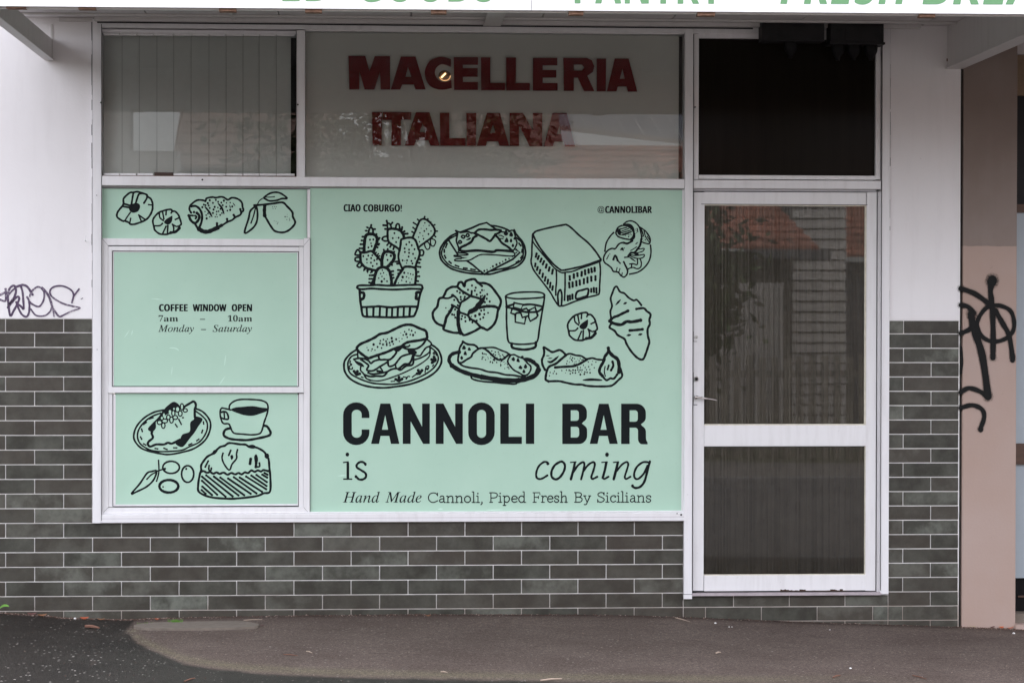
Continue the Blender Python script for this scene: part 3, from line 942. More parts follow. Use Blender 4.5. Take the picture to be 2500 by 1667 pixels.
d = Ink(YS1, (840, 520), 9.8)
d.run("""
L 56:478,920 490,700 515,560 560,515 640,505 720,520 785,590 785,700 750,800 705,920
L 44:400,945 520,945 620,915 680,930 760,1010 880,1140
L 48:395,945 390,1060 400,1170 450,1250 520,1310 620,1345 770,1380
L 58:905,1290 905,1150 930,1000 985,935 1080,925 1180,970 1205,1060 1160,1160 1080,1250 1030,1300
L 42:1045,400 1040,520 1055,660 1110,730 1220,800 1320,870
L 48:1045,392 1130,378 1250,388 1350,430 1410,510 1440,600
L 42:1325,900 1352,760 1365,650 1420,615 1550,590 1640,600 1710,660 1750,760 1780,860 1810,940 1790,1060 1740,1180 1710,1290
L 38:1325,900 1300,1030 1320,1160 1355,1250 1390,1330
L 38:1640,585 1700,450 1760,300 1820,180 1910,145 2010,190 2110,290 2170,400 2160,500 2080,600 1960,690 1850,770 1780,830
L 36:580,510 600,400 640,350 690,400 690,510
V 40:520,335 600,365 ;490,420 570,435
T 34:650,290,640,350 740,390,695,390 440,570,500,570 420,660,490,660 395,750,470,750 370,848,450,848 775,510,760,540 850,600,800,610 840,740,800,740 800,825,770,815
T 26:835,640,800,635 830,770,795,765 770,945,760,960 820,980,800,1000 850,1030,820,1035
C 34:320,880 280,940 268,1000 350,1010 400,1000 380,930
C 34:290,1068 380,1068 400,1150 290,1155 262,1110
C 34:375,1195 425,1225 385,1300 315,1275 330,1230
V 46:515,1300 462,1395;560,1320 560,1440;700,1370 622,1445;735,1490 610,1495
L 32:1040,360 1035,270 1080,250 1110,290 1140,370
T 36:1020,190,1040,260 1155,235,1120,275 940,295,1020,300 985,385,1040,385 1390,345,1380,400 1445,440,1400,470 1520,497,1450,502
L 34:1235,370 1250,290 1285,260 1320,290 1335,400
L 34:1040,560 960,570 910,620 960,668 1060,672
T 32:1060,730,1030,770 1120,780,1100,815 1190,830,1178,870 950,880,960,920 1045,862,1045,900 1200,928,1185,960 1190,1165,1160,1170 1150,1248,1110,1235
T 28:1930,90,1910,140 2005,145,1995,165 2075,225,2060,240 2170,285,2140,300 2230,437,2190,437 1760,155,1790,185 1660,235,1740,285 1650,350,1700,390 1625,450,1660,470 2190,570,2150,530
C 24:1940,710 1930,780 1980,870 2040,850 2050,760 1990,690
C 24:2085,610 2065,690 2090,780 2150,790 2190,700 2170,650 2110,620
L 32:1810,890 1880,890 1905,950 1880,1015 1830,1015
T 34:1830,1115,1790,1110 1805,1195,1760,1190 1825,1295,1730,1280 1240,1165,1290,1160 1270,1215,1310,1210 1175,1392,1130,1400 1170,1480,1130,1480
T 34:1290,1365,1350,1370 1298,1450,1330,1450 1780,1410,1740,1410 1800,1515,1740,1515
D 40:620,640 700,635 645,728,32 660,795 583,828 460,1035 580,1022 675,1013 648,1082 545,1110 725,1135 785,1108 548,1192,28 643,1190 785,1218 685,1272
D 40:1205,485 1165,605 1305,595 1245,592,14 1245,700 1018,1005 1120,1025,50 1040,1125
D 40:1560,700 1490,755 1620,775 1450,850 1685,870 1555,878 1455,935 1555,955 1650,980 1412,1020,14 1545,1045 1700,1085 1400,1135 1508,1135 1455,1145,18 1612,1150 1495,1200,26 1635,1210
D 30:1932,240 2035,300 1900,305,14 1845,370,18 1972,385 1920,435,36 2080,435 1815,478 2020,507,38 1885,548,24 1783,580 1902,622,34 1805,690
D 30:915,1370 945,1432 875,1450 1017,1478,14 907,1520 1440,1432,46 1530,1442 1592,1460 1650,1475
""")
d.frame((840, 660), 9.8)
d.run("""
L 54:705,340 725,200 760,60 820,-40 920,-75 1010,-55 1085,20 1115,130 1135,250 1135,350
L 46:1205,340 1260,200 1330,80 1390,0 1440,-75 1540,-88 1660,-72 1710,-40 1725,60 1720,160 1700,330
T 34:1185,180,1150,180 605,205,700,205 600,292,690,310 615,122,700,115 1770,260,1720,255
D 30:830,188 960,205,36 1028,262,36 900,268,52 1402,162,52 1495,155 1550,187,24 1617,213,22 1380,240 1488,270,36 1300,305,24 1578,295,30
F:620,330 680,230 740,250 740,350 640,370
C 40:310,405 370,362 600,360 800,350 1050,365 1400,355 1600,350 1830,350 1872,400 1855,445 1600,440 1250,460 900,450 650,435 450,452 345,440
L 42:372,470 385,700 415,900 440,1050 500,1105 800,1115 1150,1125 1450,1115 1650,1098 1700,1040 1760,880 1800,650 1862,450
L 52:400,530 470,545 478,620 455,675 420,690
L 52:1790,525 1735,530 1730,600 1720,670 1750,680
L 42:430,880 700,870 850,860 1100,885 1450,865 1720,870
P 40:540,890 550,1090;705,890 698,1105;860,880 850,1110;1025,900 1015,1115;1152,905 1145,1115;1288,890 1280,1110;1432,885 1422,1110;1578,890 1562,1095
""")
d.done('cactus_drawing', P1)

d = Ink(YS1, (1060, 530), 9.8).run("""
L 36:545,385 400,455 260,580 160,730 130,860 170,1020 300,1160 450,1250 700,1320 950,1355 1180,1365 1350,1365 1550,1310 1800,1240 1980,1180 2120,1060 2180,920 2180,780 2130,620 2020,480 1950,400
L 34:1360,205 1520,225 1700,280 1800,335
L 28:545,435 430,490 330,560 240,680 180,830 200,960 330,1120 500,1210 750,1270 1000,1310 1120,1300
L 32:1280,1310 1500,1260 1750,1210 1950,1120 2090,1020 2130,880 2120,700 2080,590 1970,500
P 36:630,365 900,262 1080,180 1255,135 1470,290
L 42:980,375 1060,305 1200,295 1350,310 1500,305 1595,320 1560,370 1460,420
L 42:1460,420 1400,510 1330,577 1250,530 1120,460 980,390
L 34:520,330 630,365 800,352 880,380 950,385 1010,430
L 32:520,330 560,400 530,560 560,660 600,780
L 46:1010,450 940,500 890,590 760,670 650,720 600,785
L 48:600,780 700,820 1050,800 1400,835 1520,795 1870,820
L 42:1460,430 1540,510 1620,620 1760,710 1860,800
L 26:1600,355 1680,360
L 28:1880,820 1940,730 1980,620 1950,520 1930,420 1900,335 1850,320 1790,350
F:1890,310 1920,285 1965,370 1960,410 1900,360
F:1660,390 1690,350 1700,310 1740,330 1770,400 1740,440 1690,440
F:1795,440 1835,350 1885,420 1875,465 1830,468
F:1680,580 1735,490 1780,570 1765,605 1700,605
F:1805,570 1838,510 1870,560 1855,605 1820,602
F:1850,690 1885,635 1915,690 1885,725
F:1895,520 1930,470 1985,520 1920,545
C 30:650,470 690,438 735,465 700,508
C 30:765,440 800,400 838,440 800,475
C 30:585,600 615,565 658,600 612,632
F:760,550 830,500 878,492 870,530 830,552
L 26:600,860 760,870 812,890 760,910 490,920 500,942 640,955
L 26:640,995 520,1005 500,1045 700,1050 850,1030 980,960 1080,910 1200,895 1500,910 1850,935 1930,900 1905,850
G:620,948 800,975 640,1002
L 24:560,850 600,812
P 34:350,560 560,890;790,1050 930,1150 1080,1280 1210,1370;1200,1365 1500,1205 1880,1010 2050,850 1960,780
D 38:1200,1290,44 1265,1262,32 1345,1220,18 1405,1180,42 1490,1140,48 1570,1105,40 1640,1063,30 1710,1025,42 1790,995,32 1870,950,24
T 30:310,640,275,725 240,780,242,840 248,920,275,980 358,1065,405,1105 508,1155,585,1185 705,1220,785,1230 880,1247,975,1260 2030,630,2072,685 2105,780,2098,840 2100,940,2072,980 2020,1050,1965,1085
T 20:1550,440,1600,440 1600,440,1660,475 1590,515,1645,515
F:1930,860 1975,830 1995,850 1960,870
""").done('plated_cannolo_drawing', P1)

d = Ink(YS1, (1280, 530), 11.2).run("""
L 40:240,470 290,410 380,370 700,290 1050,220 1160,215 1300,310 1500,500 1750,710 1950,940 2060,1110 2080,1170 1850,1260 1600,1340 1300,1410 1050,1455 960,1420 800,1290 600,1060 430,840 300,620 240,480
L 32:222,560 245,690 420,920 600,1130 800,1370 900,1450 1020,1520 1130,1510 1320,1485 1600,1380 2060,1220 2080,1130
D 60:240,470
""")
d.frame((1280, 630), 11.2).run("""
L 36:225,-620 210,-320 205,-70 185,60 200,180 270,350 450,590 700,920 830,1150 940,1300 1000,1310 1120,1290 1400,1180 1750,1070 1990,1010 2050,950 2060,750 2075,500 2080,300 2060,110
L 34:875,340 882,600 862,850 860,1010
L 36:1115,410 1115,700 1110,900 1100,1150
L 40:935,1290 915,1050 935,930 980,865 1008,910 1028,1030 1015,1290
C 44:1440,930 1600,872 1745,845 1740,980 1715,1030 1600,1075 1415,1110
T 44:335,-120,315,-35 395,-50,370,25 470,20,440,100 540,90,505,170 610,180,590,260 690,260,670,345 780,320,760,425
T 42:305,155,295,225 365,250,345,325 435,330,415,420 510,430,495,520 580,525,560,620 650,595,635,700 715,680,700,800 780,775,765,870
T 46:1240,500,1245,590 1355,450,1355,540 1450,420,1455,490 1570,385,1565,480 1660,340,1665,440 1755,315,1760,400 1835,290,1845,380 1922,270,1925,355
T 44:1225,680,1235,800 1320,670,1322,780 1420,640,1425,750 1515,615,1520,725 1630,580,1630,690 1727,540,1727,665 1830,515,1833,620 1945,500,1945,600
T 42:1188,1035,1190,1155 1248,1030,1252,1130 1315,1000,1318,1110 1830,845,1830,920 1900,820,1905,925 1970,830,1975,950
""")
d.done('crate_drawing', P1)

d = Ink(YS1, (1440, 520), 8.711).run("""
L 26:505,420 430,500 350,640 320,810
L 26:1290,690 1300,850 1260,1020 1160,1160 1020,1260 850,1300
L 24:720,240 780,190 870,170 960,200 1040,280 1080,400 1100,520 1085,640
L 26:560,400 600,310 680,270
L 26:570,360 555,430 600,500 700,540 800,560 890,570
F:670,275 760,228 860,235 930,300 955,400 965,520 900,590 840,570 900,500 915,420 880,360 790,295
L 18:650,400 820,335;660,430 860,370;700,455 890,395;620,350 780,310
F:600,380 640,330 665,440 620,450
L 16:600,330 590,400 620,460 700,470 800,445 880,400
D 16:760,485 820,465 850,470 880,465 870,440 825,505,26 970,350 985,385 990,420 965,440
L 26:900,590 800,650 720,630 620,660 540,760 470,755 380,800 310,900 290,990 320,1060 390,1110 460,1170 500,1240 600,1260 660,1330 730,1362 790,1300 800,1210 760,1120 720,1040
L 34:720,635 800,650 900,595
L 22:1060,300 1150,360 1220,430 1280,540 1270,650 1180,645 1110,620
L 18:1085,340 1140,480 1110,500;1150,370 1185,500 1262,620;1210,430 1265,500;1225,500 1275,580
F:1080,330 1110,350 1150,470 1130,500
D 14:1130,545 1170,515 1180,568,24 1145,595 1195,605
L 34:1095,560 1070,680 1020,760 950,840 870,850 820,915
L 18:1000,770 1080,765 1155,755 1130,810 1050,840 990,850
L 20:860,885 940,905 1050,900 1150,885 1150,930 1080,965 960,958 860,915
F:935,850 1010,845 1040,890 960,890
F:830,940 900,960 985,1040 900,1000
L 22:1010,985 1015,1050 1000,1100 920,1080 850,1085;1070,980 1095,1060 1080,1150 1010,1188 930,1160 860,1170 810,1195;890,1100 880,1165;740,945 830,935
F:640,790 670,742 710,740 720,805 680,790
L 32:500,990 530,910 560,930 590,1010
L 22:590,1010 645,1070;720,1040 745,1100 790,1200
L 16:360,980 400,900;580,1165 560,1240;640,1185 620,1250;690,1275 680,1320;1005,330 1020,400;980,660 1010,630;870,800 900,785;920,770 990,725
D 20:425,872 735,748
""").done('elephant_drawing', P1)

d = Ink(YS1, (1040, 670), 9.8).run("""
C 46:920,285 950,170 1080,120 1170,120 1250,200 1400,210 1540,270 1680,440 1790,620 1760,780 1720,870 1690,1050 1620,1200 1500,1310 1440,1320 1320,1270 1150,1360 920,1450 840,1400 650,1390 430,1320 420,1240 280,1180 190,1080 160,940 200,850 270,770 300,620 330,570 400,550 450,470 500,370 620,300 740,290 790,200 860,190
L 38:1250,200 1340,278
L 44:740,290 870,400 1060,510 1200,550 1320,590
L 36:1095,400 1085,520;400,560 530,570 660,520 740,580 780,660 830,690;640,490 680,520
L 40:1060,520 940,610 850,660 820,720 790,820 800,900 880,930 1010,980
V 90:1420,490 1350,620 1250,740 1180,830 1050,900 1000,980
L 52:1280,795 1400,770 1520,760 1650,770 1740,815
L 38:620,730 700,770 790,830
L 52:640,770 570,900 490,1020 460,1140 425,1250
L 66:780,890 770,1000 770,1150 790,1280 830,1400
L 44:1010,980 1060,1060 1180,1130 1290,1240 1350,1280
D 44:745,400 810,438 890,450 610,492,30 830,540 930,535 915,585 835,600 675,610 760,738 475,800,28 535,870,18 695,838 675,968 625,955 700,1030 865,995 935,1025 850,1065 945,1120 1110,1145 1045,1090 1180,990,56 1280,950,60 1395,950 1485,918,36 1370,1030 1300,1068 1215,1105 1390,848 1320,865 1085,1005,28 1410,665 1525,648 1455,580 1465,475 1340,375 1390,380,24 1300,435 1215,485 1170,388 1190,318 1100,265 1005,368 1310,525 1350,505,30 1455,730,28
""").done('brioche_ring_drawing', P1)

d = Ink(YS1, (1220, 700), 9.046).run("""
C 30:130,215 250,150 500,120 850,120 980,165 970,225 800,250 500,265 280,258
L 32:130,220 150,420 150,700 160,950 190,1200 280,1250 450,1270 700,1255 830,1200 880,900 930,600 980,300 985,190
L 44:265,1260 270,1330 350,1365 550,1387 720,1360 790,1320 800,1230
L 36:150,435 300,390;520,400 700,390 940,435;150,450 300,485 450,535 620,560 830,550 935,480
P 32:320,355 510,392 475,500 300,455 320,355
P 32:270,500 245,580 345,615
P 32:345,620 345,780 548,818 575,675;350,600 380,578 450,575
P 34:465,520 590,478 640,540 640,640 500,680 455,550
P 34:650,520 780,450 840,640 800,690 675,760 630,650
""").done('iced_glass_drawing', P1)

FLOWER = """
C 34:1140,640 1040,750 1010,840 1040,980 1060,1050 1180,1140 1340,1150 1400,1130 1500,1100 1630,1040 1650,950 1690,900 1660,780 1620,680 1540,600 1470,600 1460,562 1390,555 1250,590
L 50:1440,1110 1560,1085 1645,1000
F:1280,850 1330,790 1440,720 1478,712 1470,830 1420,900 1360,915 1300,890
L 28:1165,650 1180,750 1260,820;1245,620 1275,780;1330,590 1325,680;1450,640 1470,605;1550,795 1630,760;1050,945 1180,940 1240,890;1325,960 1250,1125;1370,940 1360,1150;1480,910 1570,960 1650,945;1480,910 1510,990 1505,1080
"""
Ink(YS1, (1278.2, 699.7), (9.388, 8.77)).run(FLOWER).done('round_biscuit_drawing', P1)
Ink(YS1, (1460, 680), 7.469).run("""
L 28:240,720 225,600 255,500 230,370 260,270 300,170 345,150 400,240 480,270 560,350 650,400 710,390 790,485
L 32:700,555 830,540 890,595 950,640 955,690 935,750 945,830 905,920 910,1050 935,1150 910,1250 870,1370 830,1460 780,1475 700,1430 600,1320 520,1190 480,1100 360,1030 300,950 210,890 250,810
L 38:240,740 300,700 360,680 440,640 545,590
L 44:215,775 280,815 420,840 520,785 620,790 775,760
L 36:580,945 700,937 810,925
V 34:320,485 415,380;460,465 530,435;518,1038 605,1025;730,1025 810,1010
""").done('croissant_drawing', P1)

Ink(YS1, (830, 780), 8.711).run("""
C 44:360,600 440,520 600,450 740,380 850,310 1000,280 1150,210 1300,140 1420,110 1540,120 1700,190 1820,240 1850,330 1840,400 1700,440 1500,470 1400,500 1300,570 1150,620 1000,690 850,740 700,790 600,820 500,760 390,670
L 34:350,640 220,730 110,860 85,980 110,1120 220,1260 420,1370 650,1430 900,1450 1150,1430 1500,1370 1800,1260 2010,1130 2130,980 2160,840 2110,680 2030,590 1950,540
L 28:360,740 250,780 180,880 170,1000 220,1140 400,1250 650,1340 900,1370 1180,1370 1500,1300 1800,1170 2000,1020 2090,850 2050,700 1940,600
L 32:300,845 400,822 500,830 600,870 660,930 720,885 830,850
F:295,850 370,885 470,930 515,1005 420,985 340,930
L 32:450,850 560,930 610,980 570,1060 620,1090 720,1080 850,1000 1000,910
L 26:440,1010 440,1080 500,1150 560,1250 650,1290;375,680 380,800;1180,970 1190,1020;850,1010 900,1080 910,1130
L 34:820,780 850,850 950,850 1060,850 1150,770 1200,690 1170,640
L 32:1020,860 1040,990 1160,960 1250,850 1320,780 1480,730
L 32:600,1130 700,1160 900,1130 1000,1110 1090,1060 1200,1040 1290,1070 1400,990 1540,960 1565,850 1560,760
L 36:800,1095 900,1108;1260,1040 1370,950 1480,930 1550,780
L 32:520,1170 640,1210 780,1200 920,1200 990,1140
L 22:650,1290 850,1300 1100,1230 1400,1110 1700,950 1880,810 1920,700
F:1440,640 1560,635 1640,700 1570,755 1470,725
L 34:1340,590 1450,630 1620,620 1750,540 1830,430
L 28:1360,570 1450,575 1480,550;1850,420 1940,500 1920,560 1830,600 1760,690 1700,770 1590,760;1910,580 1910,680 1820,760 1700,820 1600,850
F:1150,615 1350,565 1240,685
T 42:300,1100,350,1165 370,1100,355,1165 420,1152,360,1172 1185,1270,1240,1300 1255,1225,1250,1300 1320,1262,1260,1300 1665,1080,1690,1140 1745,1080,1700,1140 1640,1150,1690,1150 2000,795,2025,850 1950,850,2025,855 1960,915,2025,870
L 20:220,880 215,930 250,960 200,990 210,1050 260,1050 265,1020;1350,1220 1420,1230 1410,1270 1445,1210 1480,1210;1810,1120 1830,1010 1890,990 1870,1060 1835,1055;1980,720 2000,690 2020,720 1998,742;2050,760 2040,730;1540,1220 1610,1170;1090,1315 1155,1310;455,1220 490,1232;1970,990 1990,965
D 34:240,950 1410,1255 1855,1045
D 30:575,595,20 600,650 685,628 665,665,18 745,650,24 715,530,46 800,582,36 885,605 850,508,36 915,530,38 860,450 925,425 1008,415,24 980,462,34 995,510,34 995,545,34 1055,493,34 1065,548 1110,465,46 1100,395,44 1135,520 1195,420,38 1265,463,24 1255,395,16 1320,408,22 1345,330 1410,310,44 1430,375 1375,260 1468,215 1525,238,34 1600,275 1495,320 1555,330,44 1295,285,16
""").done('sandwich_drawing', P1)

d = Ink(YS1, (1080, 820), 9.408)
d.run("""
L 62:385,370 250,405 175,470 155,570 220,680
L 74:220,680 400,790 650,880 900,940
L 82:900,940 1200,990 1500,1020 1750,1020
L 84:1750,1020 1950,980 2130,900 2205,780
L 62:2205,780 2190,690 2080,600
V 70:2150,640 2080,590 1980,545 1860,520
L 32:660,930 700,990 900,1040 1250,1070 1550,1100 1680,1100 1715,1070
L 38:470,130 580,190 720,205 780,240 830,290 880,280 950,285 1060,360 1150,450 1270,540 1380,540 1450,490 1530,420
L 36:470,150 400,270 380,400 360,520 370,600 450,610 560,540 660,480 700,400 820,300
L 30:950,275 1180,265 1350,330 1480,380 1560,435 1650,430 1750,480 1840,510 1900,560 1960,630 2030,700 2020,800 1950,890 1850,905
L 34:375,615 480,690 650,730 860,760 1050,820 1250,840 1450,890 1620,900 1820,930 1950,890
L 30:1560,450 1500,580 1560,690 1640,780 1750,840 1850,900
D 58:1835,490
F:450,290 495,210 540,280 520,310 475,310;580,315 615,258 658,320 620,338;485,420 525,340 565,430 525,440;410,505 440,458 478,505 445,550;1585,535 1640,480 1668,550 1635,580;1700,575 1738,500 1780,590 1745,602;1868,720 1910,640 1948,710 1915,748;1745,730 1795,675 1838,745 1795,762;1835,830 1872,765 1910,830 1875,858
""")
random.seed(11)
for i in range(46):
    t = random.random()
    x_ = 870 + t * 620 + random.uniform(-40, 40); y_ = 430 + t * 260 + random.uniform(-75, 85)
    d.disc((x_, y_), random.uniform(16, 34), 6)
for (x_, y_) in ((1135, 345), (1215, 370), (1285, 372), (1175, 415), (1300, 420), (1385, 432), (1215, 440), (1325, 460), (1410, 470), (1255, 505), (1330, 515)):
    d.disc((x_, y_), 30, 6)
d.done('cannolo_on_dish_drawing', P1)

d = Ink(YS1, (1310, 830), 10.226)
d.run("""
L 44:210,740 150,620 135,490 180,380 190,280 180,180 300,250 400,300 560,250 640,280 735,375
L 38:735,375 830,340 980,380 1120,400 1240,470 1390,450 1500,480 1640,495
L 46:730,380 600,490 480,590 320,660 260,760 230,900 230,990 300,1030
L 42:300,1030 560,1025 720,1060 950,1105 1130,1110 1250,1140 1500,1155 1800,1150 1920,1110 2050,990 2135,900 2110,760 2060,640
L 46:465,682 700,665 920,650 1080,590 1250,490
L 56:1790,200 1790,290 1700,420 1680,520 1590,680 1570,800 1640,890
L 42:1640,890 1740,1000 1840,955 1930,960 2010,860
L 66:1805,290 1900,390 2020,480 2060,640 2055,800
L 44:1895,540 1915,640 1860,750
L 34:1800,635 1772,730
L 22:1710,660 1690,780 1715,900
V 46:1150,998 1400,985 1645,1002
V 24:230,388 330,390;275,460 395,450
V 44:265,525 350,550 450,490 555,395
D 26:855,405 835,455 900,445,32 950,462 875,492,34 895,530 765,525 820,555,20 985,535,24 1063,515 1090,460 1160,490,30 1130,500 1025,480,16 750,590,30 940,600 985,595 945,555,16
D 28:1290,548 1395,530,20 1480,550 1380,610,30 1170,630 1300,665,30 1095,685 1213,685 1440,692 1025,685,36 340,808 445,780 415,832 495,840,32 322,890 630,760 745,750 815,755,36 855,772 910,748,38 968,755,38 1030,740,34 1085,748,34 1135,745,30 1245,740 1330,735 720,820,16 840,840,32 900,815,34 970,820,34 1055,795,30 1125,790,18 1205,798,34 1260,805,34 1335,815,36 1092,860,42 1190,850,38
""")
d.done('cannolo_drawing', P1)

# strip above the coffee window
Ink(YS2, (270, 455), 9.8).run("""
C 36:545,150 640,132 760,165 860,200 890,250 960,300 1000,390 1005,460 1000,560 950,680 860,790 720,860 560,910 470,905 440,870 340,830 290,830 160,740 160,640 210,560 290,460 310,400 310,300 400,200 480,150
F:480,450 560,410 650,405 705,460 690,550 640,610 540,635 470,600 440,530
L 34:545,160 525,270 500,430;760,170 680,190 640,280 600,410;870,210 865,290 800,400
L 26:910,440 1000,450;480,770 460,880;470,630 400,730 340,830
L 36:320,420 470,462;290,480 450,510
L 28:675,690 820,790;675,690 740,850
""").done('round_biscuit_drawing', P2)
Ink(YS2, (270, 455), 9.8).run(FLOWER).done('round_biscuit_drawing', P2)
Ink(YS2, (440, 455), 7.127).run("""
L 26:190,460 160,400 180,330 290,245 400,245 440,260 460,210 560,190 620,200 700,185 760,195 830,235 900,200 1000,220 1070,280 1085,360 1100,420 1070,450 1040,500 960,540 900,590 820,620 760,660 650,720
L 54:330,745 400,785 480,790 560,762 650,720
L 38:650,720 720,680
L 30:190,350 270,345 340,400 380,500 370,620 330,720
L 28:250,640 310,740
L 34:150,510 190,600 260,640 320,580 330,510 290,465
L 24:150,508 220,510;258,512 285,530 268,560
D 36:240,450
T 28:640,645,640,700 815,570,820,620 930,500,955,540 1045,400,1060,450
V 26:425,350 500,440 558,538;655,295 720,370 765,488
V 16:858,325 877,385;915,288 958,346
D 28:385,365,32 410,320 440,330 480,295,34 495,335 515,380 515,245,32 570,290 600,360,32 580,405,32 620,240 660,270 715,285 760,250,34 740,330 805,290,20 870,285,22 800,357 905,352,30 870,412,32 820,425,24 655,370,22 700,395 635,440,24 668,435,24 570,465,30 482,475,24 432,440,18 452,503,24 515,532,20 460,560,34 610,533,20 643,535,18 632,490,20 695,500,26 725,468,24
""").done('croissant_drawing', P2)
Ink(YS2, (440, 455), 7.127).run("""
C 25:1460,195 1560,125 1670,105 1760,130 1860,210 1770,215 1680,245 1560,255 1490,225
L 13:1480,190 1560,190 1640,183;1345,315 1380,250 1460,195
C 26:1310,350 1220,430 1190,560 1120,812 1260,730 1330,620 1345,480 1330,370
L 18:1310,370 1280,500 1232,640
L 28:1290,332 1450,320 1620,300 1780,282 1860,350 1950,450 1960,530 2000,620 1970,690 1880,770 1780,803 1650,780 1580,700 1520,600 1470,510
L 44:1470,335 1465,430 1470,510
D 12:1605,360 1640,355 1670,355 1615,388 1655,388 1825,530,18 1860,530 1855,580 1900,560 1905,590,16 1635,605,10 1670,612,10 1700,630 1688,655 1865,490,8
""").done('lemon_drawing', P2)

# lower left sheet
Ink(YS4, (310, 960), 9.8).run("""
L 34:870,400 650,450 420,580 250,760 170,950 180,1120 330,1300 560,1390 800,1440 1000,1460 1300,1410 1600,1320 1850,1140 1970,930 2000,720 1930,560 1800,430 1660,370
L 30:800,475 600,550 420,680 290,850 250,1020 300,1180 430,1290 620,1370 900,1390 1300,1360 1500,1270 1720,1170 1850,1020 1920,850 1910,680 1800,540 1650,430
F:870,400 1000,270 1130,200 1250,280 1270,380 1200,440 1130,450 1050,460 960,500 900,540 800,620 720,660 690,700 690,830 600,920 500,850 620,700 740,580
F:1620,545 1810,610 1700,800 1620,930 1500,1080 1330,1280 1160,1200 1260,1110 1330,980 1500,910 1515,700 1600,620
L 42:600,920 590,960 620,1060 520,1150 500,1220 560,1270 700,1220 880,1220 980,1180 1070,1200 1180,1150 1260,1110
L 42:1625,560 1620,400 1650,280 1600,195 1500,240 1370,320
T 26:540,610,625,580 400,740,465,690 350,850,368,910 325,1040,352,1095 400,1205,450,1235 675,1315,735,1325 885,1310,960,1340 1120,1300,1190,1300 1480,1230,1550,1200 1670,1130,1720,1095 1790,940,1810,880 1830,680,1835,730 1240,620,1300,740 1160,740,1200,800 1335,580,1345,580
""").done('cake_on_plate_drawing', P4)
dd = Ink(YS4 - 0.0025, (310, 960), 9.8)
for (a, b_, c_, d_, r) in ((780, 695, 42, 34, 0), (905, 660, 52, 30, 0), (870, 770, 26, 50, 0), (835, 590, 24, 32, 0), (885, 525, 22, 52, 0), (990, 570, 28, 42, 0), (1065, 635, 28, 58, 0),
                          (1155, 575, 42, 32, 0), (1110, 475, 24, 52, 0), (1210, 380, 36, 52, 0), (1315, 320, 24, 60, 0), (1275, 480, 30, 50, 0), (1030, 440, 30, 42, 0), (1395, 405, 34, 28, 0), (1125, 370, 18, 26, 0)):
    dd.fill([(a + c_ * math.cos(k * math.pi / 7), b_ + d_ * math.sin(k * math.pi / 7)) for k in range(14)])
dd.done('petal_shapes', P4, M['vinyl'])
dd = Ink(YS4 - 0.0005, (310, 960), 9.8)
dd.run("E 24:780,695,56,48 905,660,66,44 870,770,40,64 835,590,38,46 990,570,42,56 1065,635,42,72 1155,575,56,46 1110,475,38,66 1210,380,50,66 1315,320,38,74 1275,480,44,64 1395,405,48,40")
dd.done('petal_outline', P4)
Ink(YS4, (500, 960), 8.711).run("""
L 28:520,340 530,250 620,170 760,130 1000,130 1200,150 1320,210 1345,320 1320,450 1260,620 1210,800 1150,860 1000,880 800,865 640,850 580,800 540,700 500,645 400,640 350,560 325,420 350,320 420,320 540,350
F:545,345 650,300 800,285 1020,270 1200,300 1350,320 1325,375 1180,430 1020,475 850,465 700,420 600,380
L 30:360,400 420,385 480,430 500,540 420,545 350,520
L 24:410,390 420,540
L 40:530,740 430,780 405,890 520,960 700,985 920,990 1150,950 1350,900 1400,840 1360,750 1320,700 1260,685
""").done('coffee_cup_drawing', P4)
Ink(YS4, (310, 1070), 6.357).run("""
C 22:70,855 200,700 310,540 390,510 455,500 450,560 400,660 300,750 160,820
L 17:310,630 380,560 455,520;490,340 495,520 460,660;455,510 580,470
E 22:685,447,130,95 942,550,95,130
E 31:650,740,148,98
D 30:590,470 920,470,28 560,750,22
""").done('olives_drawing', P4)
Ink(YS4, (310, 1070), 6.357).run("""
L 26:1155,500 1150,420 1190,350 1250,280 1340,230 1400,170 1450,130 1520,110 1590,70 1750,90 1840,95 1900,130 2010,140 2120,200 2170,270 2200,330 2210,450 2225,600 2220,820 2120,850 2000,895 1700,930 1500,930 1280,905 1120,830 1105,720 1130,560 1150,500
L 26:1150,515 1190,505 1240,530 1290,520 1340,545 1390,525 1440,548 1500,528 1560,560 1620,535 1680,555 1730,535 1780,555 1830,525 1880,535 1930,495 1980,515 2030,495 2080,510 2120,490 2190,505
F:1320,235 1350,180 1410,178 1380,230 1345,252
F:1870,115 1950,95 2015,135 1960,158 1890,145
D 64:2170,270
L 20:1490,230 1475,300 1500,380 1560,470 1600,480 1630,400 1700,310 1700,240 1715,175;1610,185 1580,260;2030,440 2060,430 2055,380;1260,350 1215,440;1275,420 1270,480 1300,500 1310,460
F:1605,270 1640,255 1650,300 1620,330
L 30:1920,318 1910,390;2000,440 2005,380
F:1975,280 2010,245 2035,320 2020,390 2000,450 1985,380
T 24:1165,590,1530,900 1230,570,1640,895 1350,590,1730,880 1450,605,1820,878 1570,620,1920,855 1660,600,2010,850 1750,605,2095,825 1850,590,2160,785 1930,575,2165,735 2010,565,2170,675 2100,560,2175,605 1165,655,1400,870 1170,745,1320,875 1160,800,1220,855 2135,535,2180,560
""").done('panettone_drawing', P4)

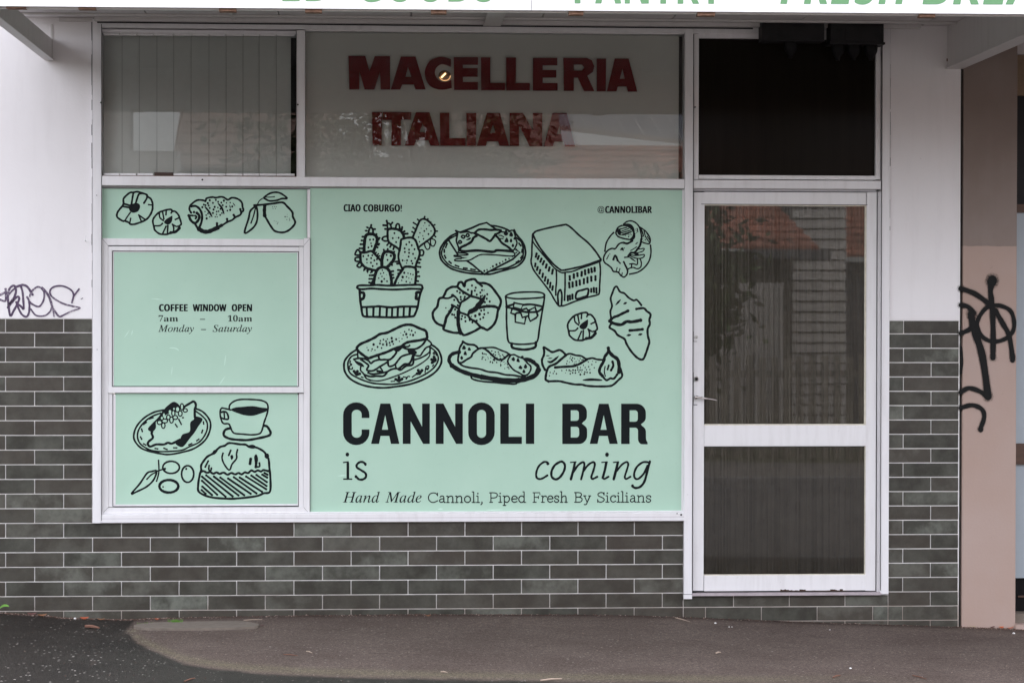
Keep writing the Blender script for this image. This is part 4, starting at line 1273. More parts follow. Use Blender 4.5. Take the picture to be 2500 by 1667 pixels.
# ---------------------------------------------------------------- lettering
def arc(cx, cy, rx, ry, a0, a1, n=12):
    return [(cx + rx * math.cos(rad(a0 + (a1 - a0) * i / n)), cy - ry * math.sin(rad(a0 + (a1 - a0) * i / n))) for i in range(n + 1)]
def rrect(x0, y0, x1, y1, r, r2=None):
    r2 = r if r2 is None else r2
    return arc(x1 - r, y0 + r2, r, r2, 0, 90, 6) + arc(x0 + r, y0 + r2, r, r2, 90, 180, 6) + arc(x0 + r, y1 - r2, r, r2, 180, 270, 6) + arc(x1 - r, y1 - r2, r, r2, 270, 360, 6)
d = Ink(YS1, (820, 960), 5.88)
d.fill([(482, 353), (370, 353)] + arc(299, 300, 71, 65, 0, 180) + arc(299, 570, 71, 66, 180, 360) + [(370, 517), (482, 517)] + arc(293, 560, 189, 182, 0, -180) + arc(293, 310, 189, 182, 180, 0))
d.fill([(505, 724), (640, 146), (780, 146), (912, 724), (790, 724), (766, 610), (643, 610), (620, 724)], [[(662, 520), (750, 520), (708, 312)]])
for o_ in (0, 474):
    d.fill([(x_ + o_, y_) for x_, y_ in ((960, 724), (960, 146), (1070, 146), (1238, 478), (1238, 146), (1348, 146), (1348, 724), (1252, 724), (1073, 400), (1073, 724))])
d.fill(rrect(1900, 130, 2280, 742, 189, 182), [rrect(2025, 236, 2156, 637, 65)])
d.frame((1220, 960), 5.88)
d.fill([(8, 146), (130, 146), (130, 622), (318, 622), (318, 724), (8, 724)])
d.fill([(375, 146), (495, 146), (495, 724), (375, 724)])
d.done('headline_lettering', P1)
d = Ink(YS1, (1220, 960), 5.88)
d.fill([(898, 148)] + arc(1130, 270, 122, 122, 90, 0, 8) + arc(1130, 330, 122, 95, 0, -50, 5) + [(1178, 430)] + arc(1135, 530, 120, 95, 50, 0, 5) + arc(1135, 605, 120, 121, 0, -90, 8) + [(898, 726)],
       [[(1020, 243)] + arc(1098, 283, 38, 40, 90, 0, 5) + arc(1098, 353, 38, 40, 0, -90, 5) + [(1020, 393)], [(1020, 478)] + arc(1100, 520, 40, 42, 90, 0, 5) + arc(1100, 590, 40, 42, 0, -90, 5) + [(1020, 632)]])
d.fill([(1292, 724), (1425, 149), (1563, 149), (1695, 724), (1575, 724), (1550, 610), (1428, 610), (1405, 724)], [[(1448, 522), (1535, 522), (1493, 312)]])
d.fill([(1743, 148)] + arc(1965, 282, 133, 134, 90, 0, 8) + arc(1965, 345, 133, 105, 0, -50, 5) + [(2028, 443)] + arc(1975, 550, 124, 100, 55, 0, 6) + [(2100, 645), (2108, 680), (2123, 703), (2123, 731)] + arc(2045, 650, 60, 80, 270, 180, 6) + arc(1940, 535, 45, 43, 0, 90, 5) + [(1865, 492), (1865, 726), (1743, 726)],
       [[(1865, 243)] + arc(1942, 285, 40, 42, 90, 0, 5) + arc(1942, 366, 40, 40, 0, -90, 5) + [(1865, 406)]])
d.done('headline_lettering', P1)
d = Ink(YS1, (820, 1080), 5.88); d.fat = 1.0
d.run("""
P 36:172,292 172,518
P 20:110,285 178,276;112,523 228,523
D 54:165,170
L 33:425,318 400,285 350,278 305,310 302,355 370,400 425,440 430,495 385,528 330,525 287,480
D 40:423,306 287,488
""")
d.done('is_lettering', P1)
d = Ink(YS1, (1220, 1080), 5.88); d.fat = 1.02
d.run("""
L 30:700,305 680,282 630,280 560,340 525,430 530,500 570,522 620,510 684,470
D 40:688,303
L 34:860,278 790,325 745,410 748,490 805,527 870,490 925,400 935,320 900,275 860,278
P 18:1015,284 1095,276;1465,284 1545,276;1632,284 1708,276
P 36:1078,290 1058,390 1022,525;1530,285 1508,400 1478,505;1694,290 1672,390 1636,525
L 30:1060,420 1120,330 1190,280 1215,310 1198,410 1168,525;1200,410 1270,320 1340,280 1365,310 1345,400 1315,490 1335,520 1400,488
L 28:1478,490 1500,520 1562,488;1676,410 1755,315 1820,278 1845,310 1822,400 1795,490 1815,520 1876,488
D 56:1540,172
L 30:2145,285 2060,280 1975,340 1932,430 1938,505 1990,518 2070,440 2120,330
L 34:2155,270 2120,400 2080,550 2020,630 1950,650 1905,625
D 42:1906,620
""")
d.done('coming_lettering', P1)

# small serif roman, drawn as light strokes with slab feet (units: cap height 100)
SER = {
 'C': (82, "L:76,28 66,10 45,4 22,14 10,40 12,70 28,92 50,96 78,80|P:77,5 77,32"),
 'a': (56, "L:14,44 24,34 36,36 42,50 42,84 48,96|L:42,60 20,64 10,78 16,94 30,94 42,82|P:44,97 54,97"),
 'c': (52, "L:46,46 42,36 28,34 14,44 9,64 13,86 28,97 46,88|D:43,47"),
 'n': (66, "P:16,36 16,97|L:16,52 30,38 46,36 52,52 52,97|P:6,35 16,35|P:6,97 26,97|P:42,97 62,97"),
 'o': (60, "C:30,34 12,48 8,66 12,86 30,97 48,86 52,66 48,48"),
 'l': (32, "P:16,-6 16,97|P:5,-6 16,-6|P:4,97 28,97"),
 'i': (32, "P:16,36 16,97|P:5,35 16,35|P:4,97 28,97|D:15,10"),
 ',': (24, "L:13,92 15,104 6,118"),
 'P': (74, "P:16,5 16,97|L:6,4 40,4 62,12 66,30 58,48 38,54 16,54|P:6,97 30,97"),
 'p': (66, "P:16,36 16,126|L:16,52 30,36 46,38 56,56 54,78 42,95 28,96 16,84|P:6,35 16,35|P:6,127 28,127"),
 'e': (56, "L:10,64 50,62 46,44 32,34 16,42 9,62 12,84 28,97 50,88"),
 'd': (66, "P:50,-6 50,96|L:50,48 34,35 18,40 9,58 10,80 24,97 38,95 50,82|P:40,-6 50,-6|P:50,97 62,97"),
 'F': (68, "P:16,4 16,97|P:6,4 62,4 62,24|P:16,48 50,48|P:50,38 50,60|P:6,97 32,97"),
 'r': (48, "P:16,36 16,97|L:16,56 26,40 42,36 46,46|P:6,35 16,35|P:6,97 30,97"),
 's': (50, "L:42,50 40,38 24,34 11,44 16,60 36,70 42,84 30,97 14,94 9,80"),
 'h': (66, "P:16,-6 16,97|L:16,54 30,38 46,36 52,52 52,97|P:5,-6 16,-6|P:6,97 26,97|P:42,97 62,97"),
 'B': (74, "P:16,4 16,97|L:6,4 42,4 58,14 58,34 44,47 18,48|L:18,48 46,49 64,62 62,84 46,96 6,97"),
 'y': (62, "P:10,36 30,95|L:54,36 34,92 24,118 8,120|P:2,35 22,35|P:42,35 60,35"),
 'S': (66, "L:56,26 50,8 30,4 12,16 14,36 34,48 54,62 56,82 36,97 14,92 8,72|P:57,4 57,28|P:8,74 8,98"),
}
def serif(ink, text, x0, x1, ybase, cap, w):
    ink.fat = 1.0
    adv = sum(SER[c][0] for c in text)
    kx = (x1 - x0) / adv; ky = cap / 100.0; cx = x0
    ink.frame((0, 0), 1.0)
    for c in text:
        a, s = SER[c]
        for part in s.split('|'):
            op, body = part.split(':')
            pts = [tuple(float(v) for v in t.split(',')) for t in body.split()]
            pts = [(cx + p[0] * kx, ybase - (97 - p[1]) * ky) for p in pts]
            if op == 'L': ink.ribbon(smooth(pts, sub=4), w, wob=0)
            elif op == 'C': ink.ribbon(smooth(pts, True, 4), w, True, wob=0)
            elif op == 'P': ink.ribbon(pts, w * 0.9, wob=0)
            elif op == 'D': ink.disc(pts[0], w * 1.5)
        cx += a * kx
d = Ink(YS1, (0, 0), 1.0)
serif(d, 'Cannoli,', 1043, 1180, 1225.9, 25.0, 2.7)
d.done('tagline_lettering', P1)
d = Ink(YS1, (0, 0), 1.0)
serif(d, 'Piped', 1193.5, 1284.5, 1225.6, 25.0, 2.7)
d.done('tagline_lettering', P1)
d = Ink(YS1, (0, 0), 1.0)
serif(d, 'Fresh', 1299.5, 1386, 1225.4, 25.0, 2.7)
d.done('tagline_lettering', P1)
d = Ink(YS1, (0, 0), 1.0)
serif(d, 'By', 1401, 1443, 1225.2, 25.0, 2.7)
d.done('tagline_lettering', P1)
d = Ink(YS1, (0, 0), 1.0)
serif(d, 'Sicilians', 1456.5, 1591, 1225.0, 25.0, 2.7)
d.done('tagline_lettering', P1)


def uni(text, style):
    r = ''
    for ch in text:
        o_ = ord(ch)
        if style == 'it':
            r += '\u210e' if ch == 'h' else chr(0x1d44e + o_ - 97) if 'a' <= ch <= 'z' else chr(0x1d434 + o_ - 65) if 'A' <= ch <= 'Z' else ch
        elif style == 'bd':
            r += chr(0x1d41a + o_ - 97) if 'a' <= ch <= 'z' else chr(0x1d400 + o_ - 65) if 'A' <= ch <= 'Z' else chr(0x1d7ce + o_ - 48) if '0' <= ch <= '9' else ch
        elif style == 'sb':
            r += chr(0x1d5d4 + o_ - 65) if 'A' <= ch <= 'Z' else ch
        elif style == 'sbi':
            r += chr(0x1d63c + o_ - 65) if 'A' <= ch <= 'Z' else ch
        else: r += ch
    return r
def text_mesh(text, off=0.0):
    cu = bpy.data.curves.new('lettering', 'FONT'); cu.body = text; cu.offset = off; cu.resolution_u = 4
    ob = bpy.data.objects.new('lettering', cu); COL.objects.link(ob)
    dg = bpy.context.evaluated_depsgraph_get(); dg.update()
    me = ob.evaluated_get(dg).to_mesh()
    vs = [(v.co.x, v.co.y) for v in me.vertices]; fs = [tuple(p.vertices) for p in me.polygons]
    ob.evaluated_get(dg).to_mesh_clear()
    bpy.data.objects.remove(ob); bpy.data.curves.remove(cu)
    return vs, fs
_cap = {}
def text_px(mb, text, style, x0, x1, ybase, cap, yp, off=0.0, ref=None, slope=0.0):
    """fit a word between two pixel columns; cap = pixel height of the reference letter"""
    vs, fs = text_mesh(uni(text, style), off)
    rf = ref or {'it': 'H', 'bd': '1', 'sb': 'H', 'sbi': 'H'}.get(style, 'H')
    key = (style, rf)
    if key not in _cap: _cap[key] = max(v[1] for v in text_mesh(uni(rf, style))[0])
    a, b_ = min(v[0] for v in vs), max(v[0] for v in vs)
    sc_x = (x1 - x0) / (b_ - a); sc_y = cap / _cap[key]
    n = len(mb.v)
    for v in vs:
        px_ = x0 + (v[0] - a) * sc_x
        p = W(px_, ybase + slope * (px_ - x0) - v[1] * sc_y, yp)
        mb.v.append((p.x, yp, p.z))
    for f in fs: mb.f.append(tuple(n + i for i in f)); mb.c.append(None)
mb = MB()
text_px(mb, 'Hand', 'it', 837, 927, 1225.9, 25.2, YS1 - 0.0006, 0.004)
mb.build('italic_lettering', M['ink'], P1)
mb = MB()
text_px(mb, 'Made', 'it', 940.5, 1029.5, 1225.9, 25.2, YS1 - 0.0006, 0.004)
mb.build('italic_lettering', M['ink'], P1)
mb = MB()
text_px(mb, 'CIAO', 'sb', 838.7, 879.1, 516.5, 17.2, YS1 - 0.0006, 0.0)
text_px(mb, 'CIAO', 'sb', 840.1, 880.5, 516.5, 17.2, YS1 - 0.0007, 0.0)
mb.build('greeting_lettering', M['ink'], P1)
mb = MB()
text_px(mb, 'COBURGO!', 'sb', 886.8, 979.9, 516.8, 17.2, YS1 - 0.0006, 0.0)
text_px(mb, 'COBURGO!', 'sb', 888.2, 981.3, 516.8, 17.2, YS1 - 0.0007, 0.0)
mb.build('greeting_lettering', M['ink'], P1)
mb = MB()
text_px(mb, '@', '', 1458.8, 1475.8, 517.0, 12.5, YS1 - 0.0006, 0.006)
text_px(mb, 'CANNOLIBAR', 'sb', 1477.2, 1590.6, 520.3, 16.6, YS1 - 0.0006, 0.0)
text_px(mb, 'CANNOLIBAR', 'sb', 1478.6, 1592.0, 520.3, 16.6, YS1 - 0.0007, 0.0)
mb.build('handle_lettering', M['ink'], P1)
mb = MB()
text_px(mb, 'COFFEE', 'sb', 388.0, 456.8, 759.7, 16.9, YS3 - 0.0006, 0.0)
text_px(mb, 'COFFEE', 'sb', 389.4, 458.2, 759.7, 16.9, YS3 - 0.0007, 0.0)
mb.build('opening_hours_lettering', M['ink'], P3)
mb = MB()
text_px(mb, 'WINDOW', 'sb', 470.3, 551.6, 759.7, 16.9, YS3 - 0.0006, 0.0)
text_px(mb, 'WINDOW', 'sb', 471.7, 553.0, 759.7, 16.9, YS3 - 0.0007, 0.0)
mb.build('opening_hours_lettering', M['ink'], P3)
mb = MB()
text_px(mb, 'OPEN', 'sb', 565.5, 614.1, 759.7, 16.9, YS3 - 0.0006, 0.0)
text_px(mb, 'OPEN', 'sb', 566.9, 615.5, 759.7, 16.9, YS3 - 0.0007, 0.0)
mb.build('opening_hours_lettering', M['ink'], P3)
mb = MB()
text_px(mb, '7', 'bd', 387.2, 398.3, 784.6, 15.2, YS3 - 0.0006, 0.0)
text_px(mb, 'am', 'bd', 400.0, 434.8, 784.6, 15.2, YS3 - 0.0006, 0.0)
mb.build('opening_hours_lettering', M['ink'], P3)
mb = MB()
text_px(mb, '10', 'bd', 556, 580.6, 784.6, 15.2, YS3 - 0.0006, 0.0)
text_px(mb, 'am', 'bd', 582, 615.6, 784.6, 15.2, YS3 - 0.0006, 0.0)
mb.build('opening_hours_lettering', M['ink'], P3)
mb = MB()
text_px(mb, 'Monday', 'it', 386, 473.5, 809.8, 16.2, YS3 - 0.0006, 0.005)
mb.build('opening_hours_lettering', M['ink'], P3)
mb = MB()
text_px(mb, 'Saturday', 'it', 519, 615.3, 809.8, 16.2, YS3 - 0.0006, 0.005)
mb.build('opening_hours_lettering', M['ink'], P3)
for a, y_ in ((488.3, 778.5), (490.6, 803.5)):
    p = W(a, y_, YS3); q = W(a + 12.5, y_ + 1.9, YS3)
    mb = MB(); mb.quad((p.x, YS3 - 0.0006, q.z), (q.x, YS3 - 0.0006, q.z), (q.x, YS3 - 0.0006, p.z), (p.x, YS3 - 0.0006, p.z))
    mb.build('dash', M['ink'], P3)

# small creases and bubbles in the stuck-on vinyl
M['crease'] = mat_plain('vinyl_crease', (0.55, 0.74, 0.63), 0.3)
for ln_ in '1270,100 1258,150;1240,100 1190,175;1620,270 1680,275 1715,298;1650,450 1640,530;2160,340 2148,440;2155,540 2095,630;1450,-200 1560,-190'.split(';'):
    d = Ink(YS3, (0, 780), 3.92); d.fat = 1.0; d.run('V 9:' + ln_); d.done('crease', P3, M['crease'])
for ln_ in '1185,200 1230,198;1570,208 1700,204;400,-60 470,-66'.split(';'):
    d = Ink(YS1, (700, 1180), 3.22); d.fat = 1.0; d.run('V 9:' + ln_); d.done('crease', P1, M['crease'])
# ---------------------------------------------------------------- red block letters (each one an own piece, 12 mm thick)
LET = [
 ((840, 120), [(62, 102), (305, 102), (365, 320), (440, 105), (660, 105), (660, 582), (525, 582), (515, 320), (435, 582), (295, 582), (220, 320), (220, 582), (75, 582)], []),
 ((840, 120), [(670, 582), (815, 110), (1025, 110), (1170, 580), (1025, 580), (1000, 510), (835, 510), (805, 582)], [[(880, 402), (965, 402), (918, 255)]]),
 ((840, 120), 'C', []),
 ((840, 120), [(1573, 120), (1922, 120), (1922, 228), (1705, 228), (1705, 276), (1918, 276), (1918, 400), (1705, 400), (1705, 476), (1922, 476), (1922, 588), (1580, 588)], []),
 ((840, 120), [(1965, 122), (2100, 122), (2100, 486), (2310, 486), (2310, 592), (1968, 592)], []),
 ((1200, 120), [(210, 124), (350, 124), (350, 490), (550, 490), (550, 594), (213, 594)], []),
 ((1200, 120), [(597, 130), (945, 130), (945, 235), (735, 235), (735, 304), (930, 304), (930, 410), (735, 410), (735, 490), (948, 490), (948, 597), (594, 597)], []),
 ((1200, 120), [(1032, 130), (1370, 130), (1440, 165), (1475, 250), (1455, 330), (1375, 385), (1475, 605), (1330, 605), (1240, 412), (1182, 412), (1182, 600), (1038, 600)], [[(1182, 225), (1300, 225), (1333, 265), (1300, 312), (1182, 312)]]),
 ((1200, 120), [(1510, 138), (1645, 138), (1640, 607), (1512, 607)], []),
 ((1200, 120), [(1657, 607), (1770, 138), (1968, 138), (2092, 612), (1960, 612), (1940, 540), (1812, 540), (1795, 607)], [[(1842, 430), (1915, 430), (1880, 280)]]),
 ((840, 120), [(400, 905), (545, 905), (540, 1382), (408, 1382)], []),
 ((840, 120), [(555, 905), (960, 908), (955, 1015), (818, 1015), (815, 1384), (680, 1384), (680, 1018), (555, 1018)], []),
 ((840, 120), [(870, 1385), (1030, 908), (1225, 908), (1372, 1387), (1240, 1387), (1210, 1310), (1035, 1310), (1008, 1385)], [[(1083, 1195), (1168, 1195), (1130, 1070)]]),
 ((840, 120), [(1375, 915), (1510, 915), (1512, 1280), (1745, 1280), (1745, 1388), (1380, 1388)], []),
 ((840, 120), [(1755, 918), (1897, 918), (1893, 1390), (1762, 1390)], []),
 ((840, 120), [(1905, 1390), (2050, 918), (2237, 918), (2370, 1390), (2230, 1390), (2212, 1325), (2055, 1325), (2035, 1390)], [[(2098, 1205), (2175, 1205), (2138, 1080)]]),
 ((1200, 120), [(260, 918), (452, 918), (595, 1170), (595, 920), (728, 920), (728, 1395), (548, 1395), (395, 1095), (395, 1390), (262, 1390)], []),
 ((1200, 120), [(752, 1395), (875, 920), (1082, 920), (1200, 1395), (1058, 1395), (1038, 1330), (900, 1330), (885, 1395)], [[(938, 1220), (1005, 1220), (975, 1100)]]),
]
YR = 0.045
for org, pts, holes in LET:
    if pts == 'C':
        pts = smooth([(1535, 148), (1440, 118), (1340, 122), (1240, 165), (1180, 250), (1158, 350), (1180, 450), (1240, 535), (1340, 578), (1440, 582), (1545, 560)], sub=4) \
            + smooth([(1540, 440), (1500, 462), (1430, 472), (1360, 445), (1315, 390), (1303, 330), (1325, 270), (1380, 225), (1440, 222), (1535, 258)], sub=4)
    f = lambda p: (lambda w_: (w_.x, w_.z))(W(org[0] + p[0] / 5.88, org[1] + p[1] / 5.88, YR))
    b = MB(); b.prism([f(p) for p in pts], YR, YR + 0.010, [[f(p) for p in h_] for h_ in holes])
    b.build('letter', M['red'], sign, fixn=True)

# ---------------------------------------------------------------- graffiti (sub-parts of the walls they are on)
d = Ink(-0.0006, (0, 660), 9.8); d.fat = 1.2
d.yp = -0.0006
d.run("""
L 46:0,590 130,530 175,560;135,450 150,600 160,690
L 40:0,700 125,735 140,600
L 44:190,890 240,780 330,660 380,520 370,420 330,365 250,410 200,520 190,640 200,800 245,1085 330,960 400,830 455,700 450,640 400,640 300,750 220,850
L 36:200,600 280,500 390,400
L 46:390,395 480,365 560,350 660,400 780,580
L 42:500,380 540,520 555,700 565,920 500,860 400,790
L 40:390,760 440,900 520,1050 630,1110 690,1020 705,860 690,720 650,640
L 36:715,620 760,500 900,395 1010,450 1060,560 1040,720 960,850 880,860 760,800 720,760
L 32:740,930 840,1060 960,1095 1100,1070 1200,980 1240,880
L 46:1010,420 1120,540 1200,700 1250,880
L 38:1250,880 1400,1090 1480,1090
L 28:1480,1090 1700,980 1920,900 1750,860
L 34:1750,860 1500,790 1280,660 1200,560 1210,460 1300,390 1460,370 1600,410 1720,490 1760,600 1720,770
L 34:1760,620 1890,450
L 30:1262,900 1292,1095
L 14:1940,690 1980,665
""").done('graffiti', plaster, M['marker'], 'purple marker scribble on the white wall')

# ---------------------------------------------------------------- the neighbour to the right
nb = empty('neighbour_building', 'pink rendered pillar with black spray paint and a pale blue window bay beside it', 'building')
x0 = W(2350.5, 800).x; x1 = W(2481.5, 900).x
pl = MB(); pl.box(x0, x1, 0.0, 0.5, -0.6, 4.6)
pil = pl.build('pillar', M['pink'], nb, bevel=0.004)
SPRAY = """
L 44:572,1195 700,1240 830,1330
L 46:870,1110 855,1220 870,1350 880,1560 879,1855
C 36:820,1375 740,1480 732,1570 790,1665 890,1700 1000,1672 1070,1600 1080,1500 1040,1400 930,1355
L 42:900,1400 980,1540 1035,1650 1068,1860
L 40:572,1352 640,1368 700,1430
L 60:670,1440 690,1560 720,1650 780,1850 832,2225
L 40:832,2235 760,2180 650,2145 572,2185;572,1622 640,1592 680,1560
L 38:572,2332 680,2308 770,2345 795,2420 760,2530
L 78:872,1112 868,1130
D 48:1066,1875 762,2540
L 18:572,1750 584,1880 573,2000
"""
d = Ink(-0.0004, (2200, 400), 3.92); d.fat = 1.5
d.run(SPRAY)
d.done('overspray', pil, M['mist'])
d = Ink(-0.0030, (2200, 400), 3.92); d.fat = 1.12
d.run(SPRAY)
d.done('graffiti', pil, M['spray'], 'thick black spray paint tag on the pink pillar')
nbp = [('ceiling_bulkhead', (2478, 100, 2640, 135), M['soffit'], 0.05), ('curtain', (2486, 135, 2640, 235), M['tan'], 0.35), ('dark_opening', (2482, 235, 2640, 500), M['gasket'], 0.40),
       ('window_rail', (2480, 500, 2640, 520), M['brown'], 0.12), ('window_panel', (2479, 520, 2640, 1082), M['panelblue'], 0.14), ('window_rail', (2479, 1082, 2640, 1133), M['brown'], 0.12),
       ('window_panel', (2478, 1133, 2640, 1409), M['panelblue'], 0.14), ('dark_louvre', (2478, 1409, 2640, 1496), M['black'], 0.16)]
for nm, (a, b_, c_, e_), mt, dep in nbp:
    o = MB(); q_ = rect(a, b_, c_ + 400, e_, dep); o.box(x1 - 0.05, q_[1], dep, dep + 0.05, q_[2], q_[3]); o.build(nm, mt, nb)
o = MB(); o.pbox(2478, 1496, 3040, 1524, 0.05, 0.4); o.build('doorstep', M['concrete'], nb)
o = MB(); o.pbox(2480, 1523, 3040, 1540, -0.02, 0.3); o.build('pink_kerb', M['pink'], nb)
o = MB(); o.pbox(2486, 1452, 3040, 1456, 0.15, 0.17); o.build('louvre_blade', M['brown'], nb)
sidew = MB(); xr = W(3040, 800).x; MB().box(x1 - 0.04, xr + 0.1, 0.46, 0.49, -0.6, 3.3).build('back_wall', M['dark'], nb); sidew.box(xr, xr + 6, 0, 0.3, -0.6, 4.6); sidew.box(x1, xr, 0.3, 0.5, W(2600, 100).z - 0.02, 4.6); sidew.build('side_wall', M['pink'], nb)
# ---------------------------------------------------------------- awning over the footpath
aw = empty('awning', 'shop awning with white sign fascia on its front edge and grey painted underside', 'awning')
FD = 2.36                                     # how far the fascia stands out
ZS = 3.165                                    # soffit
zb = (W(0, 17, -FD).z + W(1250, 29.5, -FD).z + W(2500, 36.5, -FD).z) / 3
sf = MB()
n = 14
XE = -2.60                                    # the awning stops just past the left beam
for i in range(n):                            # sheets with cover joints
    a = XE + (7 - XE) * i / n; c = XE + (7 - XE) * (i + 1) / n
    sf.box(a + 0.004, c - 0.004, -FD + 0.03, 0.0, ZS, ZS + 0.02)
sf.build('soffit', M['soffit'], aw)
MB().box(XE, 7.1, -FD + 0.02, 0.22, ZS + 0.021, ZS + 0.35).build('roof', M['soffit'], aw)
ct = MB()
ct.box(x_pl + 0.02, x_pr + 0.15, -0.075, -0.035, ZS - 0.022, ZS - 0.001)
ct.box(x_pl - 0.17, x_pl + 0.01, -0.02, 0.0, ZS - 0.020, ZS - 0.001)
ct.box(XE + 0.02, x_pr + 0.6, -0.20, -0.165, ZS - 0.012, ZS - 0.001)
ct.build('cover_strip', M['beam'], aw, bevel=0.001)
MB().box(x_pl + 0.03, x_pr - 0.75, -0.0355, -0.034, ZS - 0.03, ZS - 0.0225).build('shadow_joint', M['gasket'], aw)
fa = MB()
xj = W(1296.5, 20, -FD).x
for a, c in ((XE, xj - 0.0012), (xj + 0.0012, 7)):
    fa.box(a, c, -FD - 0.03, -FD, zb, zb + 0.62)
fpn = fa.build('sign_panel', M['fascia'], aw)
# the panel edge follows the slight fall of the awning seen in the photograph
sl = (W(2500, 36.5, -FD).z - W(0, 17, -FD).z) / (W(2500, 36.5, -FD).x - W(0, 17, -FD).x)
x_mid = W(1250, 29.5, -FD).x
for v in fpn.data.vertices: v.co.z += sl * (v.co.x - x_mid)
ed = MB(); ed.box(XE, 7, -FD + 0.001, -FD + 0.02, zb - 0.006, zb + 0.5)
edo = ed.build('panel_backing', M['beam'], aw)
for v in edo.data.vertices: v.co.z += sl * (v.co.x - x_mid)
YL = -FD - 0.0315
mb = MB(); text_px(mb, 'ED', 'sbi', 689, 812, 3.5, 95, YL, 0.0); mb.build('sign_lettering', M['green'], fpn)
mb = MB(); text_px(mb, 'GOODS', 'sbi', 878, 1216, 4.8, 95, YL, 0.0, slope=0.0); mb.build('sign_lettering', M['green'], fpn)
mb = MB(); text_px(mb, 'PANTRY', 'sb', 1403, 1765, 9.0, 95, YL, 0.0, slope=0.004); mb.build('sign_lettering', M['green'], fpn)
mb = MB(); text_px(mb, 'FRESH', 'sbi', 1905, 2218, 10.5, 95, YL, 0.0, slope=0.002); mb.build('sign_lettering', M['green'], fpn)
mb = MB(); text_px(mb, 'BREA', 'sbi', 2252, 2530, 11.5, 95, YL, 0.0, slope=0.002); mb.build('sign_lettering', M['green'], fpn)
random.seed(2)
for (a, b_, c_) in ((16, 64, 17.5), (192, 234, 19.5), (535, 577, 24.8), (745, 786, 26.8), (1052, 1090, 30.0), (1388, 1424, 32.8), (1702, 1745, 35.2), (2243, 2282, 38.3)):
    c = MB(); p0, p1 = W(a, c_, -FD), W(b_, c_ + 5.5, -FD)
    c.box(p0.x, p1.x, -FD - 0.012, -FD + 0.03, p1.z, p0.z + 0.01)
    c.box(p0.x + 0.012, p1.x - 0.008, -FD - 0.018, -FD - 0.012, p1.z + 0.002, p0.z - 0.003)
    c.build('panel_clip', M['rust'], aw, bevel=0.0008)
# horizontal carrying beams
zlo = W(120, 147, 0).z
def beam(xa, xb, z0, z1, name='beam'):
    o = MB(); o.box(xa, xb, -FD + 0.03, 0.0, z0, z1)
    o.box(xa - 0.012, xb + 0.012, -FD + 0.03, 0.0, z0 - 0.006, z0 - 0.0005)
    return o.build(name, M['beam'], aw, bevel=0.001)
bL = beam(W(115, 120).x, W(127, 120).x, zlo + 0.003, W(127, 96).z)
bR = beam(W(2313, 120).x, W(2345, 120).x, zlo - 0.001, ZS - 0.002)
zc = W(1200, 64).z
bM = beam(W(1184, 60).x, W(1216, 60).x, zc, ZS - 0.002)
t = MB(); p = W(574, 51, -0.02); t.cyl((p.x, -0.02, p.z + 0.005), (p.x - 0.02, -0.6, ZS - 0.008), 0.009)
t.build('conduit', M['beam'], aw, smooth=False)
wp = MB(); wp.box(W(124, 100).x, W(129, 100).x, -0.006, 0.0, W(128, 147).z, W(128, 60).z)
wp.build('wall_plate', M['beam'], aw)
MB().box(W(2311, 100).x, W(2348, 100).x, -0.008, 0.0, W(2330, 148).z - 0.006, W(2330, 144).z).build('wall_plate', M['rust'], aw)
hk = MB(); p = W(208, 588, -0.02)
hk.cyl((p.x, 0.0, p.z), (p.x, -0.03, p.z), 0.0025, seg=8)
hk.cyl((p.x, -0.028, p.z), (p.x + 0.004, -0.03, p.z + 0.028), 0.0022, 0.0012, seg=8)
hk.build('wall_hook', M['paint'], plaster)

# ---------------------------------------------------------------- two black switch boxes hanging under the awning
def sbox(px0, py0, px1, py1, yf, glands, label, lip):
    e = empty('junction_box', label, 'junction box', 'black boxes under the awning')
    x0, x1, z0, z1 = rect(px0, py0, px1, py1, yf)
    z1 = ZS - 0.001
    b = MB(); b.box(x0, x1, yf, -0.03, z0, z1)
    body = b.build('box_body', M['boxm'], e, bevel=0.004)
    c = MB(); c.box(x0 + (x1 - x0) * 0.28, x1 - 0.02, yf - 0.004, yf, z0 + 0.012, z1 - 0.02)
    if lip: c.box(x0 - 0.006, x1 + 0.006, yf - 0.006, -0.028, z0 - 0.004, z0 + 0.008)
    c.build('box_cover', M['boxm'], e, bevel=0.002)
    for (ga, gb_, gy0, gy1) in glands:
        q0, q1 = W((ga + gb_) / 2, gy0, (yf - 0.04) / 2), W((ga + gb_) / 2, gy1, (yf - 0.04) / 2)
        r = (gb_ - ga) / 2 / 458.0; H = q0.z - q1.z
        o = MB(); o.lathe((q0.x, (yf - 0.04) / 2, q1.z), [(0.0, 0), (r * 0.32, 0.001), (r * 0.36, H * 0.16), (r * 0.62, H * 0.3), (r * 0.92, H * 0.52), (r, H * 0.75), (r, H + 0.01)])
        o.build('cable_gland', M['black'], e, smooth=True)
sbox(1861, 53, 2013, 101, -0.15, [(1913, 1947, 101, 143)], 'shallower black box with one gland, left of the pair under the awning over the door', False)
sbox(2028, 62, 2158, 107, -0.15, [(2029, 2062, 109, 149), (2067, 2101, 109, 148), (2109, 2143, 109, 149)], 'deeper black box with three glands and a bottom lip, right one over the door', True)

